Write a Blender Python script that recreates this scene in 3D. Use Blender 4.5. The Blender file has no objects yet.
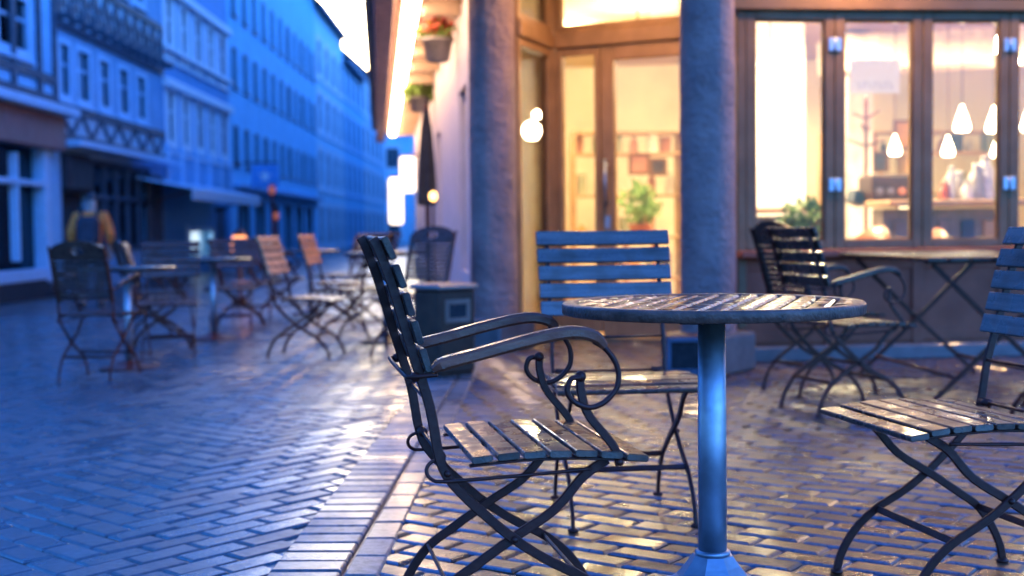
import bpy, bmesh, math, random
from mathutils import Vector, Matrix
random.seed(7)
PI = math.pi
scene = bpy.context.scene
COL = scene.collection
V = Vector

# ------------------------------------------------------------------ camera
HC, FPX, W, H = 0.90, 1280.0, 1024, 576
PITCH = math.atan((288 - 227) / FPX)
ROLL = 0.012
_f = V((0, math.cos(PITCH), -math.sin(PITCH)))
_r0 = V((1, 0, 0)); _u0 = _r0.cross(_f)
_r = _r0 * math.cos(ROLL) - _u0 * math.sin(ROLL)
_u = _r0 * math.sin(ROLL) + _u0 * math.cos(ROLL)
cd = bpy.data.cameras.new('camera'); cam = bpy.data.objects.new('camera', cd); COL.objects.link(cam)
cam.matrix_world = Matrix(((_r.x, _u.x, -_f.x, 0), (_r.y, _u.y, -_f.y, 0), (_r.z, _u.z, -_f.z, HC), (0, 0, 0, 1)))
cd.sensor_width = 36; cd.lens = 36 * FPX / W; cd.clip_end = 2000; cd.clip_start = 0.05
cd.dof.use_dof = True; cd.dof.focus_distance = 2.85; cd.dof.aperture_fstop = 2.5; cd.dof.aperture_blades = 9
scene.camera = cam

def at(px, py, y):
    """the point seen at a pixel of the photo at the depth y"""
    d = _f + _r * ((px - W / 2) / FPX) + _u * ((H / 2 - py) / FPX)
    k = y / d.y
    return V((d.x * k, y, HC + d.z * k))

def gz(x):
    """height of the ground: the road falls away to the left of the gutter"""
    return -0.034 * max(0.0, -0.65 - x)

# ------------------------------------------------------------------ materials
MATS = {}
def nmat(name):
    m = bpy.data.materials.new(name); m.use_nodes = True
    MATS[name] = m
    nt = m.node_tree
    return m, nt, nt.nodes['Principled BSDF']

def ramp(nt, fac, stops):
    r = nt.nodes.new('ShaderNodeValToRGB')
    while len(r.color_ramp.elements) < len(stops): r.color_ramp.elements.new(0.5)
    for e, (p, c) in zip(r.color_ramp.elements, stops):
        e.position = p; e.color = (c[0], c[1], c[2], 1) if hasattr(c, '__len__') else (c, c, c, 1)
    nt.links.new(fac, r.inputs[0]); return r.outputs[0]

def noise(nt, scale, detail=4, rough=.55, vec=None, stretch=None):
    n = nt.nodes.new('ShaderNodeTexNoise'); n.inputs['Scale'].default_value = scale
    n.inputs['Detail'].default_value = detail; n.inputs['Roughness'].default_value = rough
    if vec is None:
        tc = nt.nodes.new('ShaderNodeTexCoord'); vec = tc.outputs['Object']
    if stretch:
        mp = nt.nodes.new('ShaderNodeMapping'); mp.inputs['Scale'].default_value = stretch
        nt.links.new(vec, mp.inputs[0]); vec = mp.outputs[0]
    nt.links.new(vec, n.inputs['Vector']); return n.outputs[0]

def mix(nt, fac, a, b, mode='MIX'):
    m = nt.nodes.new('ShaderNodeMix'); m.data_type = 'RGBA'; m.blend_type = mode
    for s, v in ((m.inputs[0], fac), (m.inputs[6], a), (m.inputs[7], b)):
        if isinstance(v, bpy.types.NodeSocket): nt.links.new(v, s)
        elif hasattr(v, '__len__'): s.default_value = (v[0], v[1], v[2], 1)
        else: s.default_value = v
    return m.outputs[2]

def math_(nt, op, a, b=0.0):
    m = nt.nodes.new('ShaderNodeMath'); m.operation = op
    for s, v in ((m.inputs[0], a), (m.inputs[1], b)):
        if isinstance(v, bpy.types.NodeSocket): nt.links.new(v, s)
        else: s.default_value = v
    return m.outputs[0]

def bump(nt, p, h, strength, dist=0.002, prev=None):
    b = nt.nodes.new('ShaderNodeBump'); b.inputs['Strength'].default_value = strength
    b.inputs['Distance'].default_value = dist
    nt.links.new(h, b.inputs['Height'])
    if prev is not None: nt.links.new(prev, b.inputs['Normal'])
    nt.links.new(b.outputs[0], p.inputs['Normal']); return b.outputs[0]

def island(nt):
    return nt.nodes.new('ShaderNodeNewGeometry').outputs['Random Per Island']

def simple(name, c, rough=.5, metal=0, var=.25, scale=9, coat=0, bmp=0, spec=.5):
    m, nt, p = nmat(name)
    n = noise(nt, scale)
    d = [max(0, x * (1 - var)) for x in c]; l = [x * (1 + var) for x in c]
    nt.links.new(ramp(nt, n, [(.3, d), (.7, l)]), p.inputs['Base Color'])
    nt.links.new(ramp(nt, noise(nt, scale * 2.3), [(.3, max(.02, rough * .8)), (.7, min(1, rough * 1.2))]), p.inputs['Roughness'])
    p.inputs['Metallic'].default_value = metal; p.inputs['Coat Weight'].default_value = coat
    p.inputs['Coat Roughness'].default_value = .08; p.inputs['Specular IOR Level'].default_value = spec
    if bmp: bump(nt, p, noise(nt, scale * 4), bmp, .004)
    return m

def wet_wood(name, c, grain_axis, rough=.33, coat=.5, bm=1.0, spec=.32):
    m, nt, p = nmat(name)
    st = [55, 55, 55]; st[grain_axis] = 3.0
    g = noise(nt, 1.0, 5, .6, stretch=tuple(st))
    base = ramp(nt, g, [(.3, [x * .55 for x in c]), (.52, c), (.75, [x * 1.5 for x in c])])
    isl = ramp(nt, island(nt), [(0, .72), (1, 1.25)])
    nt.links.new(mix(nt, 1, base, isl, 'MULTIPLY'), p.inputs['Base Color'])
    blot = noise(nt, 14, 3)
    nt.links.new(ramp(nt, blot, [(.38, rough * .45), (.62, rough * 1.45)]), p.inputs['Roughness'])
    nt.links.new(ramp(nt, blot, [(.42, coat), (.6, coat * .15)]), p.inputs['Coat Weight'])
    p.inputs['Coat Roughness'].default_value = .06; p.inputs['Specular IOR Level'].default_value = spec
    b1 = bump(nt, p, g, .5 * bm, .0012)
    vo = nt.nodes.new('ShaderNodeTexVoronoi'); vo.inputs['Scale'].default_value = 130; vo.feature = 'F1'
    tc = nt.nodes.new('ShaderNodeTexCoord'); nt.links.new(tc.outputs['Object'], vo.inputs['Vector'])
    drops = ramp(nt, vo.outputs['Distance'], [(0, 1), (.34, .7), (.42, 0)])
    bump(nt, p, drops, .28 * bm, .0012, b1)
    return m

def emis(name, c, s, base=None, edge=None):
    base = base or [x * .5 for x in c]
    m, nt, p = nmat(name)
    p.inputs['Base Color'].default_value = (*base, 1)
    nt.links.new(ramp(nt, noise(nt, 3.0), [(.25, [x * .85 for x in c]), (.7, c)]), p.inputs['Emission Color'])
    p.inputs['Emission Strength'].default_value = s
    return m

def glassmat(name, tint, refl=.9, rough=.01):
    m = bpy.data.materials.new(name); m.use_nodes = True; MATS[name] = m
    nt = m.node_tree; nt.nodes.clear()
    o = nt.nodes.new('ShaderNodeOutputMaterial'); t = nt.nodes.new('ShaderNodeBsdfTransparent')
    g = nt.nodes.new('ShaderNodeBsdfGlossy'); g.inputs['Roughness'].default_value = rough
    t.inputs[0].default_value = (*tint, 1)
    fr = nt.nodes.new('ShaderNodeFresnel'); fr.inputs[0].default_value = 1.45
    k = math_(nt, 'MULTIPLY', fr.outputs[0], refl)
    mx = nt.nodes.new('ShaderNodeMixShader')
    nt.links.new(k, mx.inputs[0]); nt.links.new(t.outputs[0], mx.inputs[1]); nt.links.new(g.outputs[0], mx.inputs[2])
    nt.links.new(mx.outputs[0], o.inputs[0]); return m

def brick_mat(name, c0, c1, c2, wet, spec=.75, coat=.9):
    m, nt, p = nmat(name)
    base = ramp(nt, island(nt), [(0, c0), (.5, c1), (1, c2)])
    n1 = noise(nt, 34, 6, .65)
    base = mix(nt, 1, base, ramp(nt, n1, [(.25, .35), (.72, 1.6)]), 'MULTIPLY')
    big = noise(nt, 1.3, 3, .5)
    base = mix(nt, 1, base, ramp(nt, big, [(.3, .8), (.7, 1.2)]), 'MULTIPLY')
    nt.links.new(base, p.inputs['Base Color'])
    w = noise(nt, 2.6, 4, .6)
    isl2 = math_(nt, 'MULTIPLY', island(nt), .35)
    ww = math_(nt, 'ADD', w, math_(nt, 'SUBTRACT', isl2, .17))
    nt.links.new(ramp(nt, ww, [(.3, wet[0]), (.5, wet[1]), (.72, wet[2])]), p.inputs['Roughness'])
    p.inputs['Specular IOR Level'].default_value = spec
    nt.links.new(ramp(nt, ww, [(.36, coat), (.62, coat * .28)]), p.inputs['Coat Weight'])
    p.inputs['Coat Roughness'].default_value = .19
    b1 = bump(nt, p, n1, .75, .0035)
    bump(nt, p, noise(nt, 190, 3, .8), .6, .0014, b1)
    return m

wood_seat = wet_wood('wet_seat_wood', (.10, .038, .021), 1)
wood_back = wet_wood('wet_back_wood', (.12, .082, .072), 1, .45, .25)
wood_dark = wet_wood('wet_dark_wood', (.062, .025, .016), 1, .45, .2)
wood_arm = wet_wood('wet_arm_wood', (.24, .055, .026), 0, .42, .18)
wood_table = wet_wood('wet_table_wood', (.030, .014, .010), 0, .22, .5, .3)
glint_edge = wet_wood('painted_glint_wood', (.55, .34, .20), 0, .22, .6, .3)  # bright reflection along the table slat chamfers, painted as pale wood
lamplight_wood = wet_wood('painted_lamplight_wood', (.50, .24, .12), 1, .5, .1)  # orange lamplight put into the colour of two chair backs
wood_rim = simple('wet_rim_wood', (.15, .055, .034), .45, 0, .5, 26, .1, .8, .35)
iron = simple('dark_iron', (.068, .013, .007), .42, 0, .3, 30, .0, .15, .25)
zinc = simple('galvanised_steel', (.38, .39, .43), .46, .92, .28, 9, 0, .05)
brick_side = brick_mat('wet_brown_paver', (.052, .021, .009), (.076, .032, .014), (.108, .048, .022), (.19, .33, .54), .5, .38)
brick_road = brick_mat('wet_grey_paver', (.022, .027, .036), (.036, .041, .050), (.055, .060, .070), (.16, .30, .46))
brick_gut = brick_mat('wet_gutter_paver', (.09, .092, .10), (.12, .122, .13), (.16, .16, .165), (.26, .36, .48), .4, .35)
sky_edge = simple('painted_sky_edge', (.055, .085, .13), .30, 0, .3, 30, .6, .4, .6)  # blue sky reflection on the long brick edges, painted into the colour
mortar = simple('wet_joint_sand', (.022, .020, .020), .32, 0, .4, 40, .8, .25, .8)
far_ground = simple('wet_far_paving', (.08, .08, .088), .26, 0, .35, 6, .4, .6)
glass = glassmat('clear_glass', (.97, .98, .97))
glass_far = glassmat('dark_house_glass', (.35, .38, .42), .55, .05)

# ------------------------------------------------------------------ mesh builder
class MB:
    def __init__(s): s.v = []; s.f = []; s.sm = []
    def add(s, vs, fs, M=None, smooth=False):
        o = len(s.v)
        for p in vs:
            p = V(p); s.v.append(tuple(M @ p if M is not None else p))
        for f in fs: s.f.append([i + o for i in f]); s.sm.append(smooth)
    def box(s, c, d, rot=0.0, bev=0.0, M=None):
        x, y, z = d[0] / 2, d[1] / 2, d[2] / 2
        R = Matrix.Translation(V(c)) @ (rot if isinstance(rot, Matrix) else Matrix.Rotation(rot, 4, 'Z'))
        if M is not None: R = M @ R
        if bev <= 0:
            vs = [(a, b, e) for a in (-x, x) for b in (-y, y) for e in (-z, z)]
            s.add(vs, [(0, 1, 3, 2), (4, 6, 7, 5), (0, 4, 5, 1), (2, 3, 7, 6), (0, 2, 6, 4), (1, 5, 7, 3)], R); return
        b = min(bev, x * .98, y * .98, z * .98)
        vs = []; idx = {}
        for a in (-1, 1):
            for q in (-1, 1):
                for e in (-1, 1):
                    for ax in range(3):
                        t = [a * (x - b), q * (y - b), e * (z - b)]
                        t[ax] = (a, q, e)[ax] * (x, y, z)[ax]
                        idx[(a, q, e, ax)] = len(vs); vs.append(tuple(t))
        fs = []
        for ax in range(3):
            o1, o2 = [k for k in range(3) if k != ax]
            for sg in (-1, 1):
                loop = []
                for (m, n) in ((-1, -1), (1, -1), (1, 1), (-1, 1)):
                    k = [0, 0, 0]; k[ax] = sg; k[o1] = m; k[o2] = n; loop.append(idx[(k[0], k[1], k[2], ax)])
                fs.append(loop)
        for ax in range(3):
            o1, o2 = [k for k in range(3) if k != ax]
            for m in (-1, 1):
                for n in (-1, 1):
                    q = []
                    for sg, w in ((-1, o1), (-1, o2), (1, o2), (1, o1)):
                        k = [0, 0, 0]; k[ax] = sg; k[o1] = m; k[o2] = n; q.append(idx[(k[0], k[1], k[2], w)])
                    fs.append(q)
        for a in (-1, 1):
            for q in (-1, 1):
                for e in (-1, 1): fs.append([idx[(a, q, e, ax)] for ax in range(3)])
        s.add(vs, fs, R)
    def tube(s, pts, r, n=8, flat=None, M=None, up=None, smooth=True, radii=None):
        """sweep a round (or flat bar: flat=(width, thickness)) section along pts; up = direction of the thickness"""
        pts = [V(p) for p in pts]; N = len(pts); vs = []; fs = []
        prev = None
        for i, p in enumerate(pts):
            t = (pts[min(i + 1, N - 1)] - pts[max(i - 1, 0)]).normalized()
            if up is not None: a = (V(up) - t * V(up).dot(t)).normalized()
            elif prev is None:
                a = t.cross(V((0, 0, 1)))
                if a.length < .1: a = t.cross(V((0, 1, 0)))
                a.normalize()
            else: a = (prev - t * prev.dot(t)).normalized()
            prev = a; b = t.cross(a)
            rr = radii[i] if radii else r
            if flat:
                w, h = flat[0] / 2, flat[1] / 2; c = min(w, h) * .45
                sec = [(h - c, w), (h, w - c), (h, -w + c), (h - c, -w), (-h + c, -w), (-h, -w + c), (-h, w - c), (-h + c, w)]
                for (ka, kb) in sec: vs.append(p + a * ka * (rr if radii else 1) + b * kb * (rr if radii else 1))
            else:
                for k in range(n):
                    g = 2 * PI * k / n; vs.append(p + a * (rr * math.cos(g)) + b * (rr * math.sin(g)))
        n = 8 if flat else n
        for i in range(N - 1):
            for k in range(n):
                fs.append((i * n + k, i * n + (k + 1) % n, (i + 1) * n + (k + 1) % n, (i + 1) * n + k))
        fs.append(list(range(n))[::-1]); fs.append([(N - 1) * n + k for k in range(n)])
        s.add(vs, fs, M, smooth and not flat)
    def lathe(s, prof, n=24, c=(0, 0, 0), M=None, smooth=True, caps=True):
        vs = []; fs = []
        for (r, z) in prof:
            for k in range(n):
                g = 2 * PI * k / n; vs.append((c[0] + r * math.cos(g), c[1] + r * math.sin(g), c[2] + z))
        for i in range(len(prof) - 1):
            for k in range(n):
                fs.append((i * n + k, i * n + (k + 1) % n, (i + 1) * n + (k + 1) % n, (i + 1) * n + k))
        if caps:
            fs.append(list(range(n))[::-1]); fs.append([(len(prof) - 1) * n + k for k in range(n)])
        s.add(vs, fs, M, smooth)
    def sphere(s, c, r, n=10, sc=(1, 1, 1), M=None):
        pr = [(max(1e-4, r * math.sin(PI * i / (n // 2 + 1))), -r * math.cos(PI * i / (n // 2 + 1))) for i in range(n // 2 + 2)]
        T = Matrix.Translation(V(c)) @ Matrix.Diagonal((*sc, 1))
        s.lathe(pr, n, (0, 0, 0), (M @ T) if M is not None else T)
    def prism(s, poly, z0, z1, M=None):
        """extrude a plan polygon (counter-clockwise) from z0 to z1"""
        n = len(poly)
        vs = [(p[0], p[1], z0) for p in poly] + [(p[0], p[1], z1) for p in poly]
        fs = [list(range(n))[::-1], list(range(n, 2 * n))] + [(i, (i + 1) % n, n + (i + 1) % n, n + i) for i in range(n)]
        s.add(vs, fs, M)
    def build(s, name, mat, parent=None, recalc=True):
        me = bpy.data.meshes.new(name); me.from_pydata(s.v, [], s.f)
        me.polygons.foreach_set('use_smooth', s.sm)
        if recalc:
            bm = bmesh.new(); bm.from_mesh(me); bmesh.ops.recalc_face_normals(bm, faces=bm.faces); bm.to_mesh(me); bm.free()
        me.materials.append(mat); me.update()
        o = bpy.data.objects.new(name, me); COL.objects.link(o)
        if parent is not None: o.parent = parent
        return o

def spline(pts, n=6):
    P = [V(p) for p in pts]; P = [P[0] * 2 - P[1]] + P + [P[-1] * 2 - P[-2]]
    out = []
    for i in range(1, len(P) - 2):
        for k in range(n):
            t = k / n; a, b, c, d = P[i - 1:i + 3]
            out.append(.5 * ((2 * b) + (c - a) * t + (2 * a - 5 * b + 4 * c - d) * t * t + (3 * b - a - 3 * c + d) * t ** 3))
    out.append(P[-2]); return out

def tag(o, label, cat, group=None, kind=None):
    if label: o['label'] = label
    if cat: o['category'] = cat
    if group: o['group'] = group
    if kind: o['kind'] = kind
    return o
def thing(name, label, cat, loc=(0, 0, 0), rot=0.0, group=None):
    o = bpy.data.objects.new(name, None); COL.objects.link(o)
    o.location = loc; o.rotation_euler = (0, 0, rot); o.empty_display_size = .1
    return tag(o, label, cat, group)
def copy_tree(o, parent=None):
    c = o.copy(); COL.objects.link(c)
    if parent is not None: c.parent = parent
    for ch in list(o.children): copy_tree(ch, c)
    return c
def place(o, loc, rot, label, group=None):
    o.location = loc; o.rotation_euler = (0, 0, rot); o['label'] = label
    if group: o['group'] = group
    return o
SKY_BLUE, SKY_DUSK, SKY_GLOW, SKY_STR, SUN_STR = (1.15, 3.4, 9.2), (3.2, 8.0, 19.5), (6.5, 6.5, 6.5), .12, .015

# ------------------------------------------------------------------ ground: bricks laid one by one
GUT = V((0.028, 1.0)).normalized()          # direction of the gutter
GN = V((GUT.y, -GUT.x))                      # to its right
G0 = V((-0.665, 3.37))                       # a point on the gutter's left edge
def gut_s(x, y): return (V((x, y)) - G0).dot(GN)     # metres right of the gutter's left edge

class Bricks:
    def __init__(s, sky_edged=False): s.mb = MB(); s.mi = [] if sky_edged else None; s.bv = .011 if sky_edged else .0075
    def brick(s, cx, cy, ang, L, B, jig=1.0, bv=.0110, up=0.0):
        g = .0045; l = L / 2 - g; b = B / 2 - g
        ca, sa = math.cos(ang), math.sin(ang)
        tx = random.gauss(0, .008) * jig; ty = random.gauss(0, .013) * jig; dz = random.gauss(0, .0014) * jig
        rr = random.gauss(0, .007) * jig; ca, sa = math.cos(ang + rr), math.sin(ang + rr)
        def w(u, v, z):
            X = cx + u * ca - v * sa; Y = cy + u * sa + v * ca
            return (X, Y, gz(X) + z + dz + up + tx * u + ty * v)
        vs = []
        for (q, z) in ((0, -.022), (0, -.0070), (bv * .42, -.0026), (bv, 0)):
            c = .22 * bv
            lq, bq = l - q, b - q
            for (u, v) in ((-lq + c, -bq), (lq - c, -bq), (lq, -bq + c), (lq, bq - c), (lq - c, bq), (-lq + c, bq), (-lq, bq - c), (-lq, -bq + c)):
                vs.append(w(u, v, z))
        fs = []
        for r in range(3):
            for k in range(8): fs.append((r * 8 + k, r * 8 + (k + 1) % 8, r * 8 + 8 + (k + 1) % 8, r * 8 + 8 + k))
        fs.append([24 + k for k in range(8)])
        if s.mi is not None: s.mi += [1 if r > 0 and k in (0, 4) else 0 for r in range(3) for k in range(8)] + [0]  # long bevels take the painted sky tone, short ends stay brick
        s.mb.add(vs, fs, None, False)

def visible(x, y, m=1.0):
    return 2.0 < y and abs(x) < .4 * y + m

def lattice(br, ang, o, ymax, inside, zone, m=1.0):
    A = V((math.cos(ang), math.sin(ang))); B = V((-A.y, A.x)); o = V(o)
    N = int(ymax * 1.8 / .1); used = set()
    def pos(i, j): return o + A * ((i + .5) * .1) + B * ((j + .5) * .1)
    cells = {}
    for i in range(-N, N):
        for j in range(-N, N):
            p = pos(i, j)
            if p.y < ymax and visible(p.x, p.y, m) and inside(p.x, p.y): cells[(i, j)] = zone(p.x, p.y)
    for (i, j) in sorted(cells):
        if (i, j) in used: continue
        z = cells[(i, j)]
        if z == 0: k = (i + 1, j); ok = (i + j) % 2 == 0
        else: k = (i, j + 1); ok = (i + j) % 2 == 0
        p = pos(i, j)
        if ok and k in cells and k not in used and cells[k] == z:
            used.add((i, j)); used.add(k); c = (p + pos(*k)) / 2
            br.brick(c.x, c.y, ang if z == 0 else ang + PI / 2, .2, .1, 1.0, br.bv)
    for (i, j) in sorted(cells):
        if (i, j) not in used:
            p = pos(i, j); br.brick(p.x, p.y, ang, .1, .1, 1.0, br.bv)

side = Bricks(True)
lattice(side, math.radians(-35), (0, 0), 10.2, lambda x, y: gut_s(x, y) > .275 and y < 9.9, lambda x, y: 0)
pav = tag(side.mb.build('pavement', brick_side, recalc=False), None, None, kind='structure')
pav.data.materials.append(sky_edge); pav.data.polygons.foreach_set('material_index', side.mi); pav.data.update()

gut = Bricks()
for k in range(0, 240):
    c = G0 + GUT * (-1.4 + k * .1) + GN * .115
    gut.brick(c.x, c.y, math.atan2(GN.y, GN.x), .2, .1, .5, .007, .007)
for k in range(0, 120):
    c = G0 + GUT * (-1.4 + k * .2) + GN * .267
    gut.brick(c.x, c.y, math.atan2(GUT.y, GUT.x), .2, .1, .5, .007, .007)
tag(gut.mb.build('gutter', brick_gut, recalc=False), None, None, kind='structure')

rd = Bricks()
def zone_road(x, y):
    if 5.9 < y + .12 * x < 6.5: return int(math.floor((x - y * .5) / .3)) % 2
    return int(math.floor(gut_s(x, y) / .56)) % 2
lattice(rd, math.radians(-45), (0.03, 0.02), 17.0, lambda x, y: gut_s(x, y) < .045, zone_road, 1.2)
tag(rd.mb.build('road', brick_road, recalc=False), None, None, kind='structure')

# the bed the bricks lie in, and the far street beyond them
bed = MB()
xs = [-60, -30, -16, -8, -4, -2, -.65, 0, 3, 12, 60]; ys = [-30, 0, 17, 40, 120, 400]
vs = [(x, y, gz(max(x, -9)) - .0085) for y in ys for x in xs]
nx = len(xs)
bed.add(vs, [(j * nx + i, j * nx + i + 1, (j + 1) * nx + i + 1, (j + 1) * nx + i) for j in range(len(ys) - 1) for i in range(nx - 1)])
tag(bed.build('ground', mortar), None, None, kind='structure')

far = MB()
xs = [-9, -6, -4, -2, -.65, 0]
vs = [(x, y, gz(x) + .001) for y in (17.0, 60, 130) for x in xs]
nx = len(xs)
far.add(vs, [(j * nx + i, j * nx + i + 1, (j + 1) * nx + i + 1, (j + 1) * nx + i) for j in range(2) for i in range(nx - 1)])
m, nt, p = nmat('far_street_paving')
tc = nt.nodes.new('ShaderNodeTexCoord'); bt = nt.nodes.new('ShaderNodeTexBrick')
mp = nt.nodes.new('ShaderNodeMapping'); mp.inputs['Rotation'].default_value = (0, 0, .78); nt.links.new(tc.outputs['Object'], mp.inputs[0])
nt.links.new(mp.outputs[0], bt.inputs['Vector']); bt.inputs['Scale'].default_value = 5; bt.inputs['Mortar Size'].default_value = .03
bt.inputs['Color1'].default_value = (.09, .09, .10, 1); bt.inputs['Color2'].default_value = (.06, .06, .066, 1); bt.inputs['Mortar'].default_value = (.03, .03, .03, 1)
nt.links.new(bt.outputs[0], p.inputs['Base Color'])
nt.links.new(ramp(nt, noise(nt, 1.5), [(.3, .2), (.7, .42)]), p.inputs['Roughness'])
bump(nt, p, bt.outputs['Fac'], -.6, .004)
tag(far.build('street', m), None, None, kind='structure')

# ------------------------------------------------------------------ folding slatted chairs
HW = .185      # half distance of the two leg planes
BACK = [(-.188, .893), (-.176, .869), (-.151, .798), (-.130, .723), (-.108, .646), (-.077, .54), (-.058, .43), (-.03, .375), (.032, .31), (.096, .253), (.16, .208), (.245, .16), (.30, .11), (.335, .055), (.35, .008)]
FRONT = [(.30, .412), (.248, .378), (.186, .31), (.096, .253), (.01, .195), (-.045, .155), (-.085, .10), (-.108, .05), (-.118, .008)]
def side_curve(pts, y, n=4): return spline([(u - .15, y, z) for (u, z) in pts], n)
def rail_u(z):
    for (u0, z0), (u1, z1) in zip(BACK, BACK[1:]):
        if z1 <= z <= z0: return u1 + (u0 - u1) * (z - z1) / (z0 - z1)
    return BACK[0][0]

def chair_frame(root, top=None):
    for sy in (-1, 1):
        b = [p for p in BACK]
        mb = MB(); c = side_curve(b, sy * HW); mb.tube(c, 0, flat=(.021, .010), up=(0, 1, 0))
        mb.lathe([(.004, 0), (.016, .001), (.017, .006), (.010, .012)], 10, (c[-1].x, c[-1].y, 0))
        for q in (.253, .40): mb.sphere((rail_u(q) - .15, sy * (HW + .006), q), .008, 8)
        mb.build('leg', iron, root)
        mb = MB(); c = side_curve(FRONT, sy * (HW - .012)); mb.tube(c, 0, flat=(.021, .010), up=(0, 1, 0))
        mb.lathe([(.004, 0), (.016, .001), (.017, .006), (.010, .012)], 10, (c[-1].x, c[-1].y, 0))
        mb.build('leg', iron, root)
        mb = MB()
        mb.tube(spline([(-.196, sy * .178, .432), (-.226, sy * .182, .424), (-.236, sy * .186, .407), (-.226, sy * .19, .390), (-.19, sy * .196, .385), (.0, sy * .197, .392), (.11, sy * .197, .398)], 5), .0042, 6)
        mb.build('seat_rod', iron, root)
    for (u, z, w) in ((.238, .163, HW - .004), (-.042, .156, HW - .016)):
        mb = MB(); mb.tube([(u - .15, -w, z), (u - .15, w, z)], 0, flat=(.018, .007), up=(1, 0, .6)); mb.build('crossbar', iron, root)
    mb = MB()
    for z in (.435, .545):
        x = rail_u(z) - .15 + .004; mb.tube([(x, -HW, z), (x, HW, z)], .0045, 6)
        if z < .5:
            for sy in (-1, 1): mb.tube([(x, sy * (HW - .008), z), (x, sy * (HW - .045), z)], .011, 8)
    mb.build('back_rod', iron, root)

def slat(mb, L, wdt, th, M, bow=0.0, n=8, bev=.003, taper=0.0):
    """one slat: length along local Y, width along local X, thickness along Z, its long edges rounded over"""
    sec = [(-wdt / 2, -th / 2 + bev), (-wdt / 2, th / 2 - bev), (-wdt / 2 + bev * .4, th / 2 - bev * .35), (-wdt / 2 + bev, th / 2), (wdt / 2 - bev, th / 2),
           (wdt / 2 - bev * .4, th / 2 - bev * .35), (wdt / 2, th / 2 - bev), (wdt / 2, -th / 2 + bev), (wdt / 2 - bev, -th / 2), (-wdt / 2 + bev, -th / 2)]
    vs = []; fs = []; k = len(sec)
    stations = [-1, -.994] + [-1 + 2 * i / n for i in range(1, n)] + [.994, 1]
    for t in stations:
        s = .86 if abs(t) == 1 else 1.0
        for (a, b) in sec: vs.append((a * (1 if s == 1 else .95) , t * L / 2, b * s - bow * (1 - t * t)))
    for i in range(len(stations) - 1):
        for q in range(k): fs.append((i * k + q, i * k + (q + 1) % k, (i + 1) * k + (q + 1) % k, (i + 1) * k + q))
    fs.append(list(range(k))[::-1]); fs.append([(len(stations) - 1) * k + q for q in range(k)])
    mb.add(vs, fs, M)

def chair_seat(root, mat=None):
    mb = MB(); n = 7
    for i in range(n):
        u = .025 + i * .0545
        z = .4275 + .010 * math.sin(PI * (u + .02) / .36) - (.004 if i == n - 1 else 0) + random.gauss(0, .0008)
        sl = .10 * math.cos(PI * (u + .02) / .36) - (.03 if i == n - 1 else 0)
        L = .45 if i < n - 1 else .46
        M = Matrix.Translation((u - .15, 0, z)) @ Matrix.Rotation(-sl, 4, 'Y')
        slat(mb, L, .047 if i else .044, .015, M, 0, 6, .0035)
    mb.build('seat', mat or wood_seat, root)
    for sy in (-1, 1):
        mb = MB(); mb.tube(spline([(u - .15, sy * (HW + .018), .4150 + .010 * math.sin(PI * (u + .02) / .36)) for u in (.0, .1, .2, .3, .355)], 3), 0, flat=(.016, .006), up=(0, 0, 1))
        mb.build('seat_rail', iron, root)

def slat_back(root, mat=None, L=.445, step=.0580, wdt=.0500):
    mb = MB()
    for i in range(5):
        z = .873 - i * step; u = rail_u(z); du = rail_u(z + .02) - rail_u(z - .02)
        tilt = math.atan2(du, .04)
        M = Matrix.Translation((u - .15 + .020, 0, z)) @ Matrix.Rotation(PI / 2 + tilt, 4, 'Y')
        slat(mb, L - .002 * i + random.gauss(0, .001), wdt, .014, M, .004, 6, .003)
    mb.build('backrest', mat or wood_back, root)

def round_back(root, mat=None):
    """arched top board with a hand hole, two stiles and thin slats"""
    th = .02; hw = .195
    def w(y, z, d):       # on the plane of the rail, d forward
        return V((rail_u(min(z, .89)) - (.30 * max(0, z - .89)) - .15 + .016 + d, y, z))
    mb = MB()
    # arched board: a fan between outer arch and hole / lower edge
    out = [(hw * math.cos(PI * k / 24), .845 + .085 * math.sin(PI * k / 24)) for k in range(25)]
    N = 48; cy, cz = 0, .865
    poly = [(hw, .80)] + out + [(-hw, .80)]
    # resample outline to N radial points
    def ray(a):
        dx, dz = math.cos(a), math.sin(a); best = None
        for (p, q) in zip(poly, poly[1:] + poly[:1]):
            ex, ez = q[0] - p[0], q[1] - p[1]; den = dx * ez - dz * ex
            if abs(den) < 1e-9: continue
            t = ((p[0] - cy) * ez - (p[1] - cz) * ex) / den; s = ((p[0] - cy) * dz - (p[1] - cz) * dx) / den
            if t > 0 and -1e-6 <= s <= 1 + 1e-6 and (best is None or t < best): best = t
        return (cy + dx * best, cz + dz * best)
    vs = []; fs = []
    for k in range(N):
        a = 2 * PI * k / N; o = ray(a); i = (.045 * math.cos(a), cz + .028 * math.sin(a))
        vs += [w(o[0], o[1], th / 2), w(i[0], i[1], th / 2), w(o[0], o[1], -th / 2), w(i[0], i[1], -th / 2)]
    for k in range(N):
        a, b = 4 * k, 4 * ((k + 1) % N)
        fs += [(a, b, b + 1, a + 1), (a + 2, a + 3, b + 3, b + 2), (a, a + 2, b + 2, b), (a + 1, b + 1, b + 3, a + 3)]
    mb.add(vs, fs); 
    for sy in (-1, 1):
        mb.tube([w(sy * (hw - .016), z, 0) for z in (.80, .74, .68, .62, .56, .52)], 0, flat=(.022, .030), up=(0, 1, 0))
    for i in range(9):
        z = .782 - i * .029; x = w(0, z, 0).x; tilt = math.atan2(rail_u(z + .01) - rail_u(z - .01), .02)
        M = Matrix.Translation((x, 0, z)) @ Matrix.Rotation(PI / 2 + tilt, 4, 'Y')
        slat(mb, 2 * hw - .06, .0225, .010, M, 0, 2, .002)
    mb.build('backrest', mat or wood_dark, root)

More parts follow.
